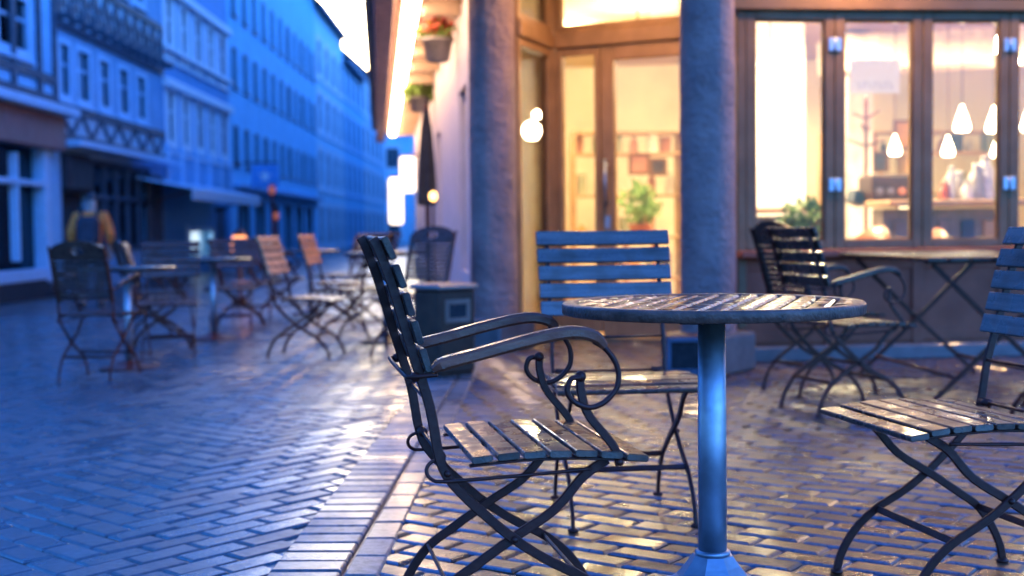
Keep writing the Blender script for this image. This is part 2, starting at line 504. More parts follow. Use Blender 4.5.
ARM = [(-.075, .622), (-.05, .635), (.02, .652), (.10, .672), (.17, .687), (.222, .692), (.262, .682), (.285, .660)]
SCROLL = [(.262, .672), (.29, .652), (.312, .615), (.312, .575), (.288, .545), (.255, .532), (.222, .543), (.205, .566), (.212, .592), (.233, .596)]
SUPP = [(.235, .592), (.236, .562), (.25, .517), (.282, .475), (.308, .44), (.317, .405)]
def chair_arms(root, mat=None):
    for sy in (-1, 1):
        y = sy * .222; mb = MB()
        c = spline([(u - .15, y, z) for (u, z) in ARM], 4); n = len(c)
        rad = [.55 + .45 * min(1, i / 3) if i < n - 5 else 1 - .45 * (i - n + 5) / 4 for i in range(n)]
        mb.tube(c, 1, flat=(.026, .036), up=(0, 1, 0), radii=rad)
        a = mb.build('armrest', mat or wood_arm, root)
        mb = MB(); mb.tube(spline([(u - .15, y - sy * .004, z) for (u, z) in SCROLL], 7), .0062, 8)
        mb.build('scroll', iron, a)
        mb = MB(); mb.tube(spline([(u - .15, y - sy * .012, z) for (u, z) in SUPP], 4), 0, flat=(.018, .010), up=(0, 1, 0))
        mb.sphere((.235 - .15, y - sy * .012, .597), .0125, 10); mb.sphere((.316 - .15, y - sy * .004, .413), .009, 8)
        mb.build('arm_support', iron, a)
    mb = MB(); z = .612; xr = rail_u(z) - .15 - .016
    mb.tube(spline([(-.215, -.222, .612), (xr - .002, -.205, .607), (xr - .012, -.15, .607), (xr - .012, .15, .607), (xr - .002, .205, .607), (-.215, .222, .612)], 5), .005, 6)
    for sy in (-1, 1): mb.sphere((xr + .006, sy * .200, .606), .011, 8)
    mb.build('arm_rod', iron, root)

def squash(r):
    done = set()
    for o in r.children_recursive:
        if o.data and o.data.name not in done:
            done.add(o.data.name)
            for v_ in o.data.vertices: v_.co.z *= .986
def make_chair(name, label, group, kind):
    r = thing(name, label, 'chair', group=group)
    chair_frame(r); 
    if kind[0] == 'slat': slat_back(r, wood_dark if kind[2] or kind[1] else wood_back)
    else: round_back(r)
    chair_seat(r, wood_dark if kind[2] else wood_seat)
    if kind[1]: chair_arms(r, wood_dark if kind[2] else wood_arm)
    squash(r)
    return r

# ------------------------------------------------------------------ the chairs and tables of the terrace
R = math.radians
def gpt(x, y): return (x, y, gz(x))
near = make_chair('folding_armchair', 'dark slatted folding armchair with scrolled iron arms, side-on left of the round table', 'folding chairs around the round table', ('slat', True, 0))
near.location = (0.018, 2.835, 0); near.rotation_euler = (0, 0, R(10.5))
facing = make_chair('folding_chair', 'armless slatted folding chair facing the camera behind the round table', 'folding chairs around the round table', ('slat', False, 0))
facing.location = (.335, 3.955, 0); facing.rotation_euler = (0, 0, R(-84))
c = copy_tree(facing); place(c, (1.062, 3.12, 0), R(192), 'armless slatted folding chair cut by the right edge, turned left to the round table')

TCX, TCY = .468, 3.0
def make_table():
    r = thing('round_table', 'round slatted wooden bistro table on one thick grey steel pole, wet top', 'table', (TCX, TCY, 0))
    R0 = .352; ang = R(72); zt = .72
    A = V((math.cos(ang), math.sin(ang), 0)); Bv = V((-A.y, A.x, 0))
    mi = []; mb = MB(); wd = .0445; pitch = .0505; n = 13; ri = R0 - .034
    for i in range(n):
        o = (i - (n - 1) / 2) * pitch
        if abs(o) > ri - .012: continue
        e0, e1 = o - wd / 2, o + wd / 2
        q = min(ri - .003, .9999); 
        def half(e): return math.sqrt(max(0.0004, q * q - min(abs(e), q * .998) ** 2))
        ks = [e0, e0 + .006, o, e1 - .006, e1]; zz = [zt - .0055, zt - .001, zt - .0003, zt - .001, zt - .0055]
        hz = random.gauss(0, .0007); vs = []; fs = []
        for e, z in zip(ks, zz):
            h = half(e)
            for s in (-1, 1): vs.append(Bv * e + A * (s * h) + V((0, 0, z + hz)))
        for e in (e0, e1):
            for s in (-1, 1): vs.append(Bv * e + A * (s * half(e)) + V((0, 0, zt - .02)))
        for k in range(4): fs.append((2 * k, 2 * k + 1, 2 * k + 3, 2 * k + 2))
        fs += [(0, 10, 11, 1), (8, 9, 13, 12), (10, 12, 13, 11), (0, 2, 4, 6, 8, 12, 10), (1, 11, 13, 9, 7, 5, 3)]
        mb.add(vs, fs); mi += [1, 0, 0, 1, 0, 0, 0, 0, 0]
    top = mb.build('tabletop', wood_table, r); top.data.materials.append(glint_edge); top.data.polygons.foreach_set('material_index', mi)
    mb = MB()
    pr = [(ri, zt - .024), (ri, zt - .004), (ri + .003, zt), (R0 - .005, zt + .0005), (R0 - .0015, zt - .002), (R0, zt - .006), (R0 - .001, zt - .024), (R0 - .004, zt - .0265), (ri, zt - .0265)]
    mb.lathe(pr + pr[:1], 96, caps=False); mb.build('table_rim', wood_rim, top)
    mb = MB()
    mb.box((0, 0, zt - .0275), (.56, .05, .012), ang, .002); mb.box((0, 0, zt - .0345), (.05, .56, .010), ang, .002)
    mb.lathe([(.075, zt - .042), (.10, zt - .036), (.105, zt - .026), (.02, zt - .026)], 24); mb.build('table_bracket', iron, r)
    mb = MB(); mb.lathe([(.0335, .118), (.0335, .40), (.032, zt - .04)], 32); mb.lathe([(.0335, .119), (.041, .121), (.042, .128), (.036, .132), (.0325, .132)], 32); mb.build('pole', zinc, r)
    mb = MB()
    prof = [(.225, 0), (.225, .012), (.19, .022), (.125, .042), (.088, .068), (.065, .096), (.048, .120), (.030, .122)]
    mb.lathe(prof, 8, M=Matrix.Rotation(R(22), 4, 'Z'), smooth=False); mb.build('base', zinc, r)
    return r
make_table()

# ---- the darker chairs further off
dk_arm = make_chair('folding_armchair', 'dark slatted armchair with scrolled arms turned right towards the window table', 'dark chairs along the cafe front', ('slat', True, 1))
dk_arm.location = (1.62, 6.15, 0); dk_arm.rotation_euler = (0, 0, R(17))
rd_chair = make_chair('round_back_chair', 'dark folding chair with arched holed back left of the scroll-armed chair by the window', 'dark chairs along the cafe front', ('round', False, 1))
rd_chair.location = (1.67, 6.85, 0); rd_chair.rotation_euler = (0, 0, R(21))
rd_arm = make_chair('round_back_armchair', 'round-topped armchair with hand hole seen from behind at far left of the street', 'chairs standing along the street', ('round', True, 1))
rd_arm.location = (-2.76, 8.55, gz(-2.76)); rd_arm.rotation_euler = (0, 0, R(84))
dk_plain = make_chair('folding_chair', 'dark armless slatted chair half hidden behind the right-hand chair', 'dark chairs along the cafe front', ('slat', False, 1))
dk_plain.location = (2.55, 5.9, 0); dk_plain.rotation_euler = (0, 0, R(150))
c = copy_tree(rd_chair); place(c, (-.73, 9.0, gz(-.73)), R(238), 'dark arched-back folding chair standing behind the litter bin', 'dark chairs along the cafe front')

GRP = 'chairs standing along the street'
for src, x, y, a, lab in (
    (dk_plain, -2.62, 9.75, -80, 'slatted chair facing us behind the nearest street table, right of the round-topped one'),
    (rd_arm, -3.3, 11.8, 30, 'round-topped armchair left of the second street table'),
    (dk_plain, -2.66, 12.1, -82, 'slatted chair facing us behind the second street table'),
    (dk_arm, -2.86, 10.55, 12, 'slatted armchair seen side-on left of the second street table, facing right'),
    (dk_plain, -2.78, 13.7, -84, 'slatted chair facing us in the farthest street group'),
    (dk_arm, -2.72, 12.95, 10, 'slatted armchair seen side-on between the second and third street tables'),
    (facing, -1.48, 9.35, -9, 'slatted chair with its back glowing orange, nearer of the two lit ones'),
    (facing, -1.64, 12.1, -9, 'slatted chair with its back glowing orange, farther of the two lit ones'),
    (dk_arm, -2.55, 14.3, 10, 'armchair left of the third street table'),
    (dk_plain, -2.0, 14.6, 170, 'slatted chair right of the third street table'),
    (dk_plain, -1.35, 10.6, 160, 'slatted chair turned towards the nearer lit chair'),
    (dk_arm, -1.6, 14.2, 200, 'armchair far down the street near the cafe wall')):
    c = copy_tree(src); place(c, gpt(x, y), R(a), lab, GRP)
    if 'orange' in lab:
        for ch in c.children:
            if ch.name.startswith('backrest'): ch.material_slots[0].link = 'OBJECT'; ch.material_slots[0].material = lamplight_wood

def pole_table(x, y, lab, grp):
    r = thing('pole_table', lab, 'table', gpt(x, y), 0, grp)
    mb = MB(); mb.lathe([(.30, .694), (.325, .697), (.33, .71), (.325, .722), (.02, .724)], 40); mb.build('tabletop', wood_table, r)
    mb = MB(); mb.lathe([(.027, .05), (.027, .69)], 16); mb.lathe([(.06, .68), (.08, .694), (.02, .695)], 16); mb.build('pole', zinc, r)
    mb = MB(); mb.lathe([(.22, 0), (.22, .012), (.10, .035), (.03, .06)], 8, smooth=False); mb.build('base', iron, r)
    return r
tg = 'round tables along the street'
for x, y, lab in ((-2.72, 9.05, 'nearest round pole table of the street row, right of the round-topped armchair'),
                  (-2.66, 11.4, 'second round pole table of the street row'),
                  (-2.28, 14.45, 'third round pole table of the street row, farthest off')): pole_table(x, y, lab, tg)
pole_table(-1.02, 10.3, 'small round table with lit edge left of the arched chair behind the bin', None)

# window table: rectangular folding table with crossed legs
r = thing('folding_table', 'long dark slatted folding table with crossed legs in front of the cafe windows', 'table', (2.42, 6.95, 0), R(4))
mb = MB()
for i in range(8): mb.box((-.385 + i * .11, 0, .715), (.102, 1.35, .02), 0, .003)
t = mb.build('tabletop', wood_dark, r)
for y in (-.6, .6): mb = MB(); mb.box((0, y, .699), (.84, .03, .012), 0, .002); mb.build('rail', iron, t)
for y in (-.56, .56):
    for s in (-1, 1):
        mb = MB(); mb.tube([(-.36 * s, y + .012 * s, .69), (-.02 * s, y + .012 * s, .36), (.36 * s, y + .012 * s, .01)], 0, flat=(.026, .012), up=(0, 1, 0)); mb.build('leg', iron, r)
mb = MB(); mb.tube([(-.25, -.56, .12), (-.25, .56, .12)], .008); mb.tube([(.25, -.56, .12), (.25, .56, .12)], .008); mb.build('crossbar', iron, r)

# ---- litter bin
bin_dark = simple('bin_dark_metal', (.06, .020, .010), .5, 0, .3, 8, 0, .1, .3)
bin_lid = simple('bin_lid_metal', (.20, .17, .17), .34, .5, .15, 8, .2)
bin_trim = simple('bin_trim_stone', (.20, .10, .07), .5)
r = thing('litter_bin', 'square dark litter bin with pale lid and framed slot left of the columns', 'bin', (-.415, 7.78, 0), R(40))
mb = MB(); mb.box((0, 0, .275), (.27, .27, .50), 0, .012); mb.box((0, 0, .02), (.24, .24, .04), 0); mb.build('bin_body', bin_dark, r)
mb = MB(); mb.box((0, 0, .545), (.31, .31, .034), 0, .012); mb.build('lid', bin_lid, r)
mb = MB()
M = Matrix.Translation((0, -.1355, .40))
for c_, d in (((0, 0, .055), (.19, .012, .03)), ((0, 0, -.055), (.19, .012, .03)), ((-.08, 0, 0), (.03, .012, .08)), ((.08, 0, 0), (.03, .012, .08))): mb.box(c_, d, 0, .003, M)
f = mb.build('slot_frame', bin_trim, r)
mb = MB(); mb.box((0, -.1335, .40), (.13, .006, .08)); mb.build('slot', simple('slot_black', (.008, .008, .01), .8), f)

# ---- low crate beside the column
blue_paint = simple('blue_painted_edge', (.045, .065, .11), .4)
r = thing('crate', 'low dark open box with a blue front edge at the foot of the right column', 'crate', (1.03, 7.42, 0), R(-4))
mb = MB(); mb.box((0, .10, .13), (.27, .20, .25), 0, .006); mb.build('crate_body', bin_dark, r)
mb = MB()
for c_, d in (((0, -.012, .235), (.27, .024, .03)), ((0, -.012, .045), (.27, .024, .035)), ((-.122, -.012, .14), (.026, .024, .16)), ((.122, -.012, .14), (.026, .024, .16))): mb.box(c_, d, 0, .003)
mb.build('front_frame', blue_paint, r)
mb = MB(); mb.box((0, -.003, .14), (.218, .004, .16)); mb.build('opening_shade', MATS['slot_black'], r)  # black sheet in place of the shaded inside of the box

# ---- folded parasol and its lamp
r = thing('folded_parasol', 'tall narrow dark parasol folded shut against the cafe wall', 'parasol', (-.80, 12.3, gz(-.8)))
mb = MB(); mb.lathe([(.022, 0), (.022, 2.05), (.008, 2.1)], 12); mb.build('pole', iron, r)
mb = MB(); n = 14; vs = []; fs = []; st = [(1.12, .085), (1.16, .10), (1.5, .085), (1.85, .055), (2.02, .03), (2.04, .024)]
for z, q in st:
    for k in range(n):
        a = 2 * PI * k / n; rr = q * (1 if k % 2 else .62); vs.append((rr * math.cos(a), rr * math.sin(a), z))
for i in range(len(st) - 1):
    for k in range(n): fs.append((i * n + k, i * n + (k + 1) % n, (i + 1) * n + (k + 1) % n, (i + 1) * n + k))
fs.append(list(range(n))[::-1]); fs.append([(len(st) - 1) * n + k for k in range(n)])
mb.add(vs, fs); mb.build('canopy', simple('dark_canvas', (.03, .028, .03), .8), r)
mb = MB(); mb.lathe([(.22, 0), (.22, .05), (.04, .08), (.035, .3)], 16); mb.build('base', iron, r)
warm_glow = emis('amber_lamp_glow', (1, .55, .16), 7)
r = thing('lantern', 'small amber lamp glowing beside the folded parasol', 'lamp', (-.73, 12.05, gz(-.73)))
mb = MB(); mb.lathe([(.09, 0), (.09, .02), (.012, .03), (.012, 1.12), (.04, 1.14)], 10); mb.build('stand', iron, r)
mb = MB(); mb.sphere((0, 0, 1.20), .038, 12, (1, 1, 1.2)); mb.build('bulb', warm_glow, r)

# ------------------------------------------------------------------ the cafe building
frame_wood = simple('warm_frame_wood', (.36, .17, .07), .5, 0, .2, 5, 0, .1, .3)
frame_dark = simple('dark_frame_wood', (.20, .10, .048), .6, 0, .2, 5, 0, .1, .2)
panel_dark = simple('dark_panel_wood', (.30, .075, .038), .65, 0, .25, 4, 0, .1, .2)
beam_wood = simple('oak_beam', (.40, .23, .085), .5, 0, .25, 3, 0, .2)
plaster = simple('lilac_plaster', (.58, .50, .52), .8, 0, .08, 3, 0, .15)
soffit = simple('soffit_boards', (.50, .36, .26), .6, 0, .15, 3)
stone_dark = simple('plinth_stone', (.09, .085, .09), .45, 0, .25, 8, .2, .4)
m, nt, p = nmat('rough_column_plaster')
n1 = noise(nt, 13, 6, .66); n2 = noise(nt, 5, 3)
nt.links.new(ramp(nt, n2, [(.3, (.24, .13, .115)), (.7, (.36, .20, .17))]), p.inputs['Base Color'])
p.inputs['Roughness'].default_value = .75; bump(nt, p, n1, 1.0, .06)
column_mat = m
cafe_in = simple('cafe_cream_wall', (.86, .77, .58), .8, 0, .1, 2)
cafe_ceil = simple('cafe_ceiling', (.52, .39, .25), .8, 0, .06, 1)
cafe_floor = simple('cafe_floor_boards', (.30, .17, .09), .4, 0, .3, 3)

FD_ = V((.995, .1, 0)).normalized(); FI = V((-FD_.y, FD_.x, 0))
def FM(x=0, y=0, z=0):       # along the window front: x to the right, y into the cafe
    o = V((1.468, 8.35, 0)) + FD_ * x + FI * y
    return Matrix(((FD_.x, FI.x, 0, o.x), (FD_.y, FI.y, 0, o.y), (0, 0, 1, z), (0, 0, 0, 1)))
SD = V((-.103, .995, 0)).normalized(); SO = V((-SD.y, SD.x, 0))   # SO points away from the street? -> fixed below
SO = V((-SD.y, SD.x, 0)); SO = SO if SO.x < 0 else -SO           # towards the street
S0 = V((-.215, 9.55, 0))
def SP(t, out, z=0): q = S0 + SD * t + SO * out; return V((q.x, q.y, z))
def SM(t, out=0, z=0):       # x along the street wall, y out of it towards the street
    o = SP(t, out)
    return Matrix(((SD.x, SO.x, 0, o.x), (SD.y, SO.y, 0, o.y), (0, 0, 1, z), (0, 0, 0, 1)))

cafe = thing('cafe_building', 'corner cafe with plastered columns, recessed glass entrance and lit folding windows', 'building')
# columns
for (x, y, rr) in ((-.128, 9.45, .172), (1.205, 7.85, .167)):
    mb = MB(); pr = []
    for i in range(30): pr.append((rr * (1.02 - .03 * i / 29) + random.gauss(0, .0018), i * .1))
    mb.lathe(pr, 40, (x, y, 0)); c = mb.build('column', column_mat, cafe)
    mb = MB(); mb.box((x, y, .12), (.43, .43, .24), R(-38), .015); mb.build('column_plinth', stone_dark, c)

# folding window front
PW = .595
mb = MB(); mb.box((.028, .05, 1.25), (.054, .16, 2.06), 0, .004, FM()); mb.build('post', frame_dark, cafe)
for k in range(9):
    x0 = .056 + k * PW
    mb = MB()
    for (a, b, z0, z1) in ((0, .068, .73, 2.275), (PW - .068, PW - .004, .73, 2.275), (.068, PW - .068, .73, .785), (.068, PW - .068, 2.218, 2.275)):
        mb.box(((a + b) / 2, 0, (z0 + z1) / 2), (b - a, .06, z1 - z0), 0, .006, FM(x0))
    for (a, b, z0, z1) in ((.068, .078, .785, 2.218), (PW - .078, PW - .068, .785, 2.218), (.078, PW - .078, .785, .795), (.078, PW - .078, 2.208, 2.218)):
        mb.box(((a + b) / 2, .004, (z0 + z1) / 2), (b - a, .03, z1 - z0), 0, .002, FM(x0))
    w = mb.build('window', frame_dark, cafe)
    mb = MB(); mb.box((PW / 2, .006, 1.5), (PW - .158, .006, 1.41), 0, 0, FM(x0)); mb.build('pane', glass, w)
    if k % 2 == 0:
        for z in (1.15, 2.06):
            mb = MB()
            for dx in (-.022, .022): mb.box((PW - .002 + dx, -.037, z), (.040, .012, .085), 0, .003, FM(x0))
            mb.tube([(FM(x0) @ V((PW - .002, -.046, z - .045))), (FM(x0) @ V((PW - .002, -.046, z + .045)))], .008, 8)
            mb.build('hinge', zinc, w)
LEN = .056 + 9 * PW
mb = MB(); mb.box((LEN / 2, -.03, .705), (LEN, .20, .045), 0, .006, FM()); mb.build('window_sill', panel_dark, cafe)
mb = MB(); mb.box((LEN / 2, .05, .39), (LEN, .10, .585), 0, 0, FM())
for k in range(10):
    mb.box((.03 + k * PW, -.011, .39), (.075, .022, .58), 0, .004, FM())
for z in (.155, .63): mb.box((LEN / 2, -.006, z), (LEN, .012, .07), 0, .003, FM())
mb.build('lower_panel', panel_dark, cafe)
mb = MB(); mb.box((LEN / 2, .02, .05), (LEN, .20, .10), 0, .01, FM()); mb.build('plinth', stone_dark, cafe)
mb = MB(); mb.box((LEN / 2, 0, 2.315), (LEN + .1, .14, .075), 0, .006, FM()); mb.build('header_rail', frame_dark, cafe)
mb = MB(); mb.box((LEN / 2, .02, 2.50), (LEN + .2, .20, .29), 0, .01, FM()); mb.build('beam', beam_wood, cafe)
mb = MB(); mb.box((LEN / 2, .06, 2.775), (LEN, .16, .255), 0, 0, FM()); mb.build('wall_above', plaster, cafe)

# recessed corner entrance
A2, B2, C2 = V((.035, 9.50, 0)), V((.325, 10.30, 0)), V((1.53, 9.68, 0))
def EM(a, b):
    d = (b - a).normalized(); n_ = V((-d.y, d.x, 0))
    return Matrix(((d.x, n_.x, 0, a.x), (d.y, n_.y, 0, a.y), (0, 0, 1, 0), (0, 0, 0, 1))), (b - a).length
def glazed(name, M, x0, x1, z0, z1, st, rail, bot=None, mat=frame_wood, th=.07, parent=cafe, label=None):
    bot = bot or rail
    mb = MB()
    mb.box(((x0 + x0 + st) / 2, 0, (z0 + z1) / 2), (st, th, z1 - z0), 0, .006, M)
    mb.box(((x1 + x1 - st) / 2, 0, (z0 + z1) / 2), (st, th, z1 - z0), 0, .006, M)
    mb.box(((x0 + x1) / 2, 0, z1 - rail / 2), (x1 - x0 - 2 * st, th * .96, rail), 0, .005, M)
    mb.box(((x0 + x1) / 2, 0, z0 + bot / 2), (x1 - x0 - 2 * st, th * .96, bot), 0, .005, M)
    f = mb.build(name, mat, parent)
    mb = MB(); mb.box(((x0 + x1) / 2, 0, (z0 + bot + z1 - rail) / 2), (x1 - x0 - 2 * st + .004, .008, z1 - z0 - rail - bot + .004), 0, 0, M)
    mb.build('pane', glass, f); return f
M1, L1 = EM(A2, B2); M2, L2 = EM(B2, C2)
glazed('side_light', M1, .0, L1 - .06, .06, 2.30, .055, .06, .14)
glazed('transom_window', M1, .0, L1 - .06, 2.435, 2.9, .055, .05)
mb = MB(); mb.box((L1 / 2, 0, 2.367), (L1, .12, .13), 0, .012, M1); mb.build('transom_bar', frame_wood, cafe)
mb = MB(); mb.box((B2.x, B2.y, 1.45), (.125, .125, 2.9), R(-27), .01); mb.build('post', frame_wood, cafe)
glazed('side_light', M2, .065, .445, .06, 2.30, .05, .06, .14)
glazed('transom_window', M2, .065, 1.33, 2.435, 2.9, .05, .05)
mb = MB(); mb.box((.70, -.005, 2.367), (1.27, .12, .13), 0, .012, M2); mb.build('transom_bar', frame_wood, cafe)
door = glazed('door', M2, .455, 1.33, .03, 2.298, .105, .11, .24, label=None)
mb = MB()
hx = .505
mb.tube([M2 @ V((hx, -.085, 1.05)), M2 @ V((hx, -.085, 1.42))], .013, 10)
for z in (1.09, 1.38): mb.tube([M2 @ V((hx, -.085, z)), M2 @ V((hx, -.03, z))], .010, 8)
mb.box((hx, -.042, .93), (.045, .012, .10), 0, .003, M2)
mb.build('handle', zinc, door)
M3, L3 = EM(C2, V((1.468, 8.40, 0)))
mb = MB(); mb.box((L3 / 2, .06, 1.45), (L3, .10, 2.9), 0, 0, M3); mb.build('return_wall', frame_dark, cafe)

# street side wall, a dark window in it, the lit eave above
def wallq(mb, M, x0, x1, z0, z1, holes, depth=.15):
    xs_ = sorted({x0, x1, *[h[0] for h in holes], *[h[1] for h in holes]}); zs_ = sorted({z0, z1, *[h[2] for h in holes], *[h[3] for h in holes]})
    for a, b in zip(xs_, xs_[1:]):
        for e, f in zip(zs_, zs_[1:]):
            cx, cz = (a + b) / 2, (e + f) / 2
            if any(h[0] < cx < h[1] and h[2] < cz < h[3] for h in holes): continue
            mb.add([(a, 0, e), (b, 0, e), (b, 0, f), (a, 0, f)], [(0, 1, 2, 3)], M)
    for (a, b, e, f) in holes:
        d = depth
        mb.add([(a, 0, e), (a, d, e), (a, d, f), (a, 0, f)], [(0, 1, 2, 3)], M); mb.add([(b, 0, e), (b, d, e), (b, d, f), (b, 0, f)], [(0, 1, 2, 3)], M)
        mb.add([(a, 0, e), (b, 0, e), (b, d, e), (a, d, e)], [(0, 1, 2, 3)], M); mb.add([(a, 0, f), (b, 0, f), (b, d, f), (a, d, f)], [(0, 1, 2, 3)], M)
MS = SM(0) @ Matrix.Diagonal((1, -1, 1, 1))     # y into the wall
holes = [(1.55, 2.5, .5, 2.15), (6.2, 7.3, .7, 2.1), (10.5, 11.6, .7, 2.1)]
mb = MB(); wallq(mb, MS, 0, 17.2, -.1, 2.9, holes, .16)
mb.add([(0, .01, -.1), (0, .30, -.1), (0, .30, 2.9), (0, .01, 2.9)], [(0, 1, 2, 3)], MS)
mb.build('street_wall', plaster, cafe, recalc=False)
for h in holes:
    f = glazed('wall_window', SM(0, -.10), h[0], h[1], h[2], h[3], .06, .06, None, frame_dark, .05)
mb = MB(); mb.box((8.6, .03, .14), (17.0, .06, .32), 0, .01, SM(0)); mb.build('plinth', stone_dark, cafe)
# soffit of the jetty, its beams, fascia
mb = MB(); mb.box((8.0, .43, 2.955), (18.4, .88, .06), 0, 0, SM(0)); mb.build('soffit', soffit, cafe)
for k in range(14):
    mb = MB(); mb.box((-.6 + k * 1.35, .18, 2.865), (.12, .34, .12), 0, .01, SM(0)); mb.build('jetty_beam', soffit, cafe)
mb = MB(); mb.box((8.0, .70, 2.83), (18.4, .17, .30), 0, .01, SM(0)); mb.build('fascia', simple('fascia_paint', (.40, .26, .27), .6), cafe)
wall_glow = emis('wall_lamp_glow', (1, .62, .26), 460)
tube_glow = emis('eave_tube_glow', (1, .68, .42), 32)
r = thing('strip_light', 'long bright strip light under the eave of the cafe wall', 'light', SP(8, .45, 2.86))
for k in range(9):
    mb = MB(); M = Matrix.Translation(-SP(8, .45, 2.86)) @ SM(.9 + k * 1.9, .45, 2.88)
    mb.box((0, 0, .02), (1.78, .20, .045), 0, .01, M); hs = mb.build('housing', bin_trim, r)
    mb = MB(); mb.tube([M @ V((-.86, 0, -.025)), M @ V((.86, 0, -.025))], .072, 12); mb.build('tube', tube_glow, hs)
# upper storey mass
P = [(-.62, 8.55), (1.15, 7.5), (1.62, 7.95)]
q = FM(LEN + .3) @ V((0, -.02, 0)); P += [(q.x, q.y)]
q = FM(LEN + .3) @ V((0, 7, 0)); P += [(q.x, q.y)]
q = SP(17.2, -6); P += [(q.x, q.y)]
q = SP(17.2, .86); P += [(q.x, q.y)]
mb = MB(); mb.prism(P, 2.99, 6.4); mb.build('upper_storey', plaster, cafe)
# interior shell
fl = [(A2.x, A2.y), (B2.x, B2.y), (C2.x, C2.y)]
q = FM(.06, .10).translation; fl.insert(0, None); fl = [(A2.x - .1, A2.y + .1), (B2.x, B2.y + .02), (C2.x, C2.y), (q.x, q.y)]
q1 = FM(LEN, .10).translation; q2 = FM(LEN, 6.2).translation; q3 = SP(6.6, -.3)
fl += [(q1.x, q1.y), (q2.x, q2.y), (q3.x, q3.y), (SP(.2, -.3).x, SP(.2, -.3).y)]
mb = MB(); mb.prism(fl, -.05, .02); mb.build('floor', cafe_floor, cafe)
mb = MB(); mb.prism(fl, 2.86, 2.93); mb.build('ceiling', cafe_ceil, cafe)
Mb, Lb = EM(V((q3.x, q3.y, 0)), V((q2.x, q2.y, 0)))
mb = MB(); mb.box((Lb / 2, .06, 1.45), (Lb, .10, 2.9), 0, 0, Mb); mb.build('back_wall', cafe_in, cafe)
mb = MB(); mb.box((3.3, -.36, 1.45), (5.8, .08, 2.86), 0, 0, SM(.75)); mb.build('inner_wall', cafe_in, cafe)
mb = MB(); mb.box((LEN + .04, 3.1, 1.45), (.08, 6.2, 2.86), 0, 0, FM()); mb.build('side_wall', cafe_in, cafe)
# sloping white bulkhead seen through the windows
mb = MB(); mb.box((4.1, 3.6, 2.36), (4.2, .5, .34), 0, .02, FM() @ Matrix.Rotation(R(-3), 4, 'Y')); mb.build('bulkhead', simple('bulkhead_white', (.85, .74, .58), .7), cafe)
mb = MB(); mb.box((2.55, 4.6, 1.4), (.26, .26, 2.86), 0, .01, FM()); mb.build('pillar', simple('pillar_white', (.72, .66, .62), .7), cafe)

# lamp in the soffit of the recessed entrance
r = thing('soffit_lamp', 'round warm lamp in the soffit of the corner entrance', 'lamp', (.72, 9.0, 2.985))
mb = MB(); mb.lathe([(.15, -.03), (.17, -.02), (.17, 0), (.01, .002)], 20); mb.build('rim', bin_trim, r)
mb = MB(); mb.lathe([(.01, -.06), (.10, -.055), (.14, -.035), (.14, -.028)], 20); mb.build('bulb', emis('soffit_lamp_glow', (1, .66, .34), 210), r)

mb = MB(); mb.box((1.17, 3.5, 1.44), (.92, .08, 2.82), 0, .01, FM()); mb.build('partition', simple('partition_white', (.90, .86, .80), .7, 0, .04, 2), cafe)

# shaded wall lamps on the beam over the folding windows
for k, lab in enumerate(('wall lamp over the first folding windows beside the column', 'wall lamp over the middle folding windows', 'wall lamp over the last folding windows at the right')):
    x = .75 + k * 1.9
    r = thing('wall_lamp', lab, 'lamp', FM(x, -.36, 2.74).translation, math.atan2(FD_.y, FD_.x), 'wall lamps over the windows')
    mb = MB(); mb.lathe([(.02, .12), (.05, .11), (.15, .035), (.155, .015), (.145, .015), (.045, .10), (.01, .105)], 20, caps=False); mb.build('lamp_shade', iron, r)
    mb = MB(); mb.sphere((0, 0, .035), .075, 12); mb.build('bulb', wall_glow, r)
    mb = MB(); mb.tube([(0, .275, .10), (0, .2, .16), (0, .06, .17), (0, 0, .12)], .010, 8); mb.build('bracket', iron, r)

# ------------------------------------------------------------------ inside the cafe
lamp_glow = emis('lamp_shade_glow', (1, .80, .52), 22)
panel_glow = emis('ceiling_light_glow', (1, .78, .44), 600)
panel_hot = emis('bright_light_glow', (1, .84, .56), 1250)
def on_ray(px, py, depth):    # depth measured into the room from the window front
    d = at(px, py, 1.0) - V((0, 0, HC)); o = V((0, 0, HC)); b = V((1.468, 8.35, 0)) + FI * depth
    k = (b - o).dot(FI) / d.dot(FI); return o + d * k
for (px, py, dp, lab) in ((962, 121, 2.2, 'white teardrop pendant lamp, upper left of the group in the third pane'), (994, 122, 2.2, 'white teardrop pendant lamp, upper right of the group in the third pane'),
                          (948, 148, 3.2, 'white teardrop pendant lamp, lower left of the group in the third pane'), (997, 149, 3.2, 'white teardrop pendant lamp, lower right of the group in the third pane'),
                          (895, 147, 3.2, 'white teardrop pendant lamp alone in the second pane'), (1029, 121, 2.2, 'white teardrop pendant lamp at the right edge of the picture')):
    q = on_ray(px, py, dp)
    r = thing('pendant_lamp', lab, 'lamp', q, 0, 'pendant lamps in the cafe')
    s = 1.0 if dp < 3 else .85
    mb = MB(); mb.lathe([(.012 * s, .13 * s), (.022 * s, .09 * s), (.045 * s, .03 * s), (.062 * s, -.03 * s), (.066 * s, -.06 * s), (.055 * s, -.085 * s), (.01, -.09 * s)][::-1], 18); mb.build('lamp_shade', lamp_glow, r)
    mb = MB(); mb.tube([(0, 0, .12 * s), (0, 0, 2.86 - q.z)], .004, 6); mb.build('cord', iron, r)
globe_glow = emis('globe_lamp_glow', (1, .80, .47), 420)
spots = ((.55, 1.1), (1.9, 2.6), (3.2, 2.4), (2.0, 5.2), (4.6, 3.2))
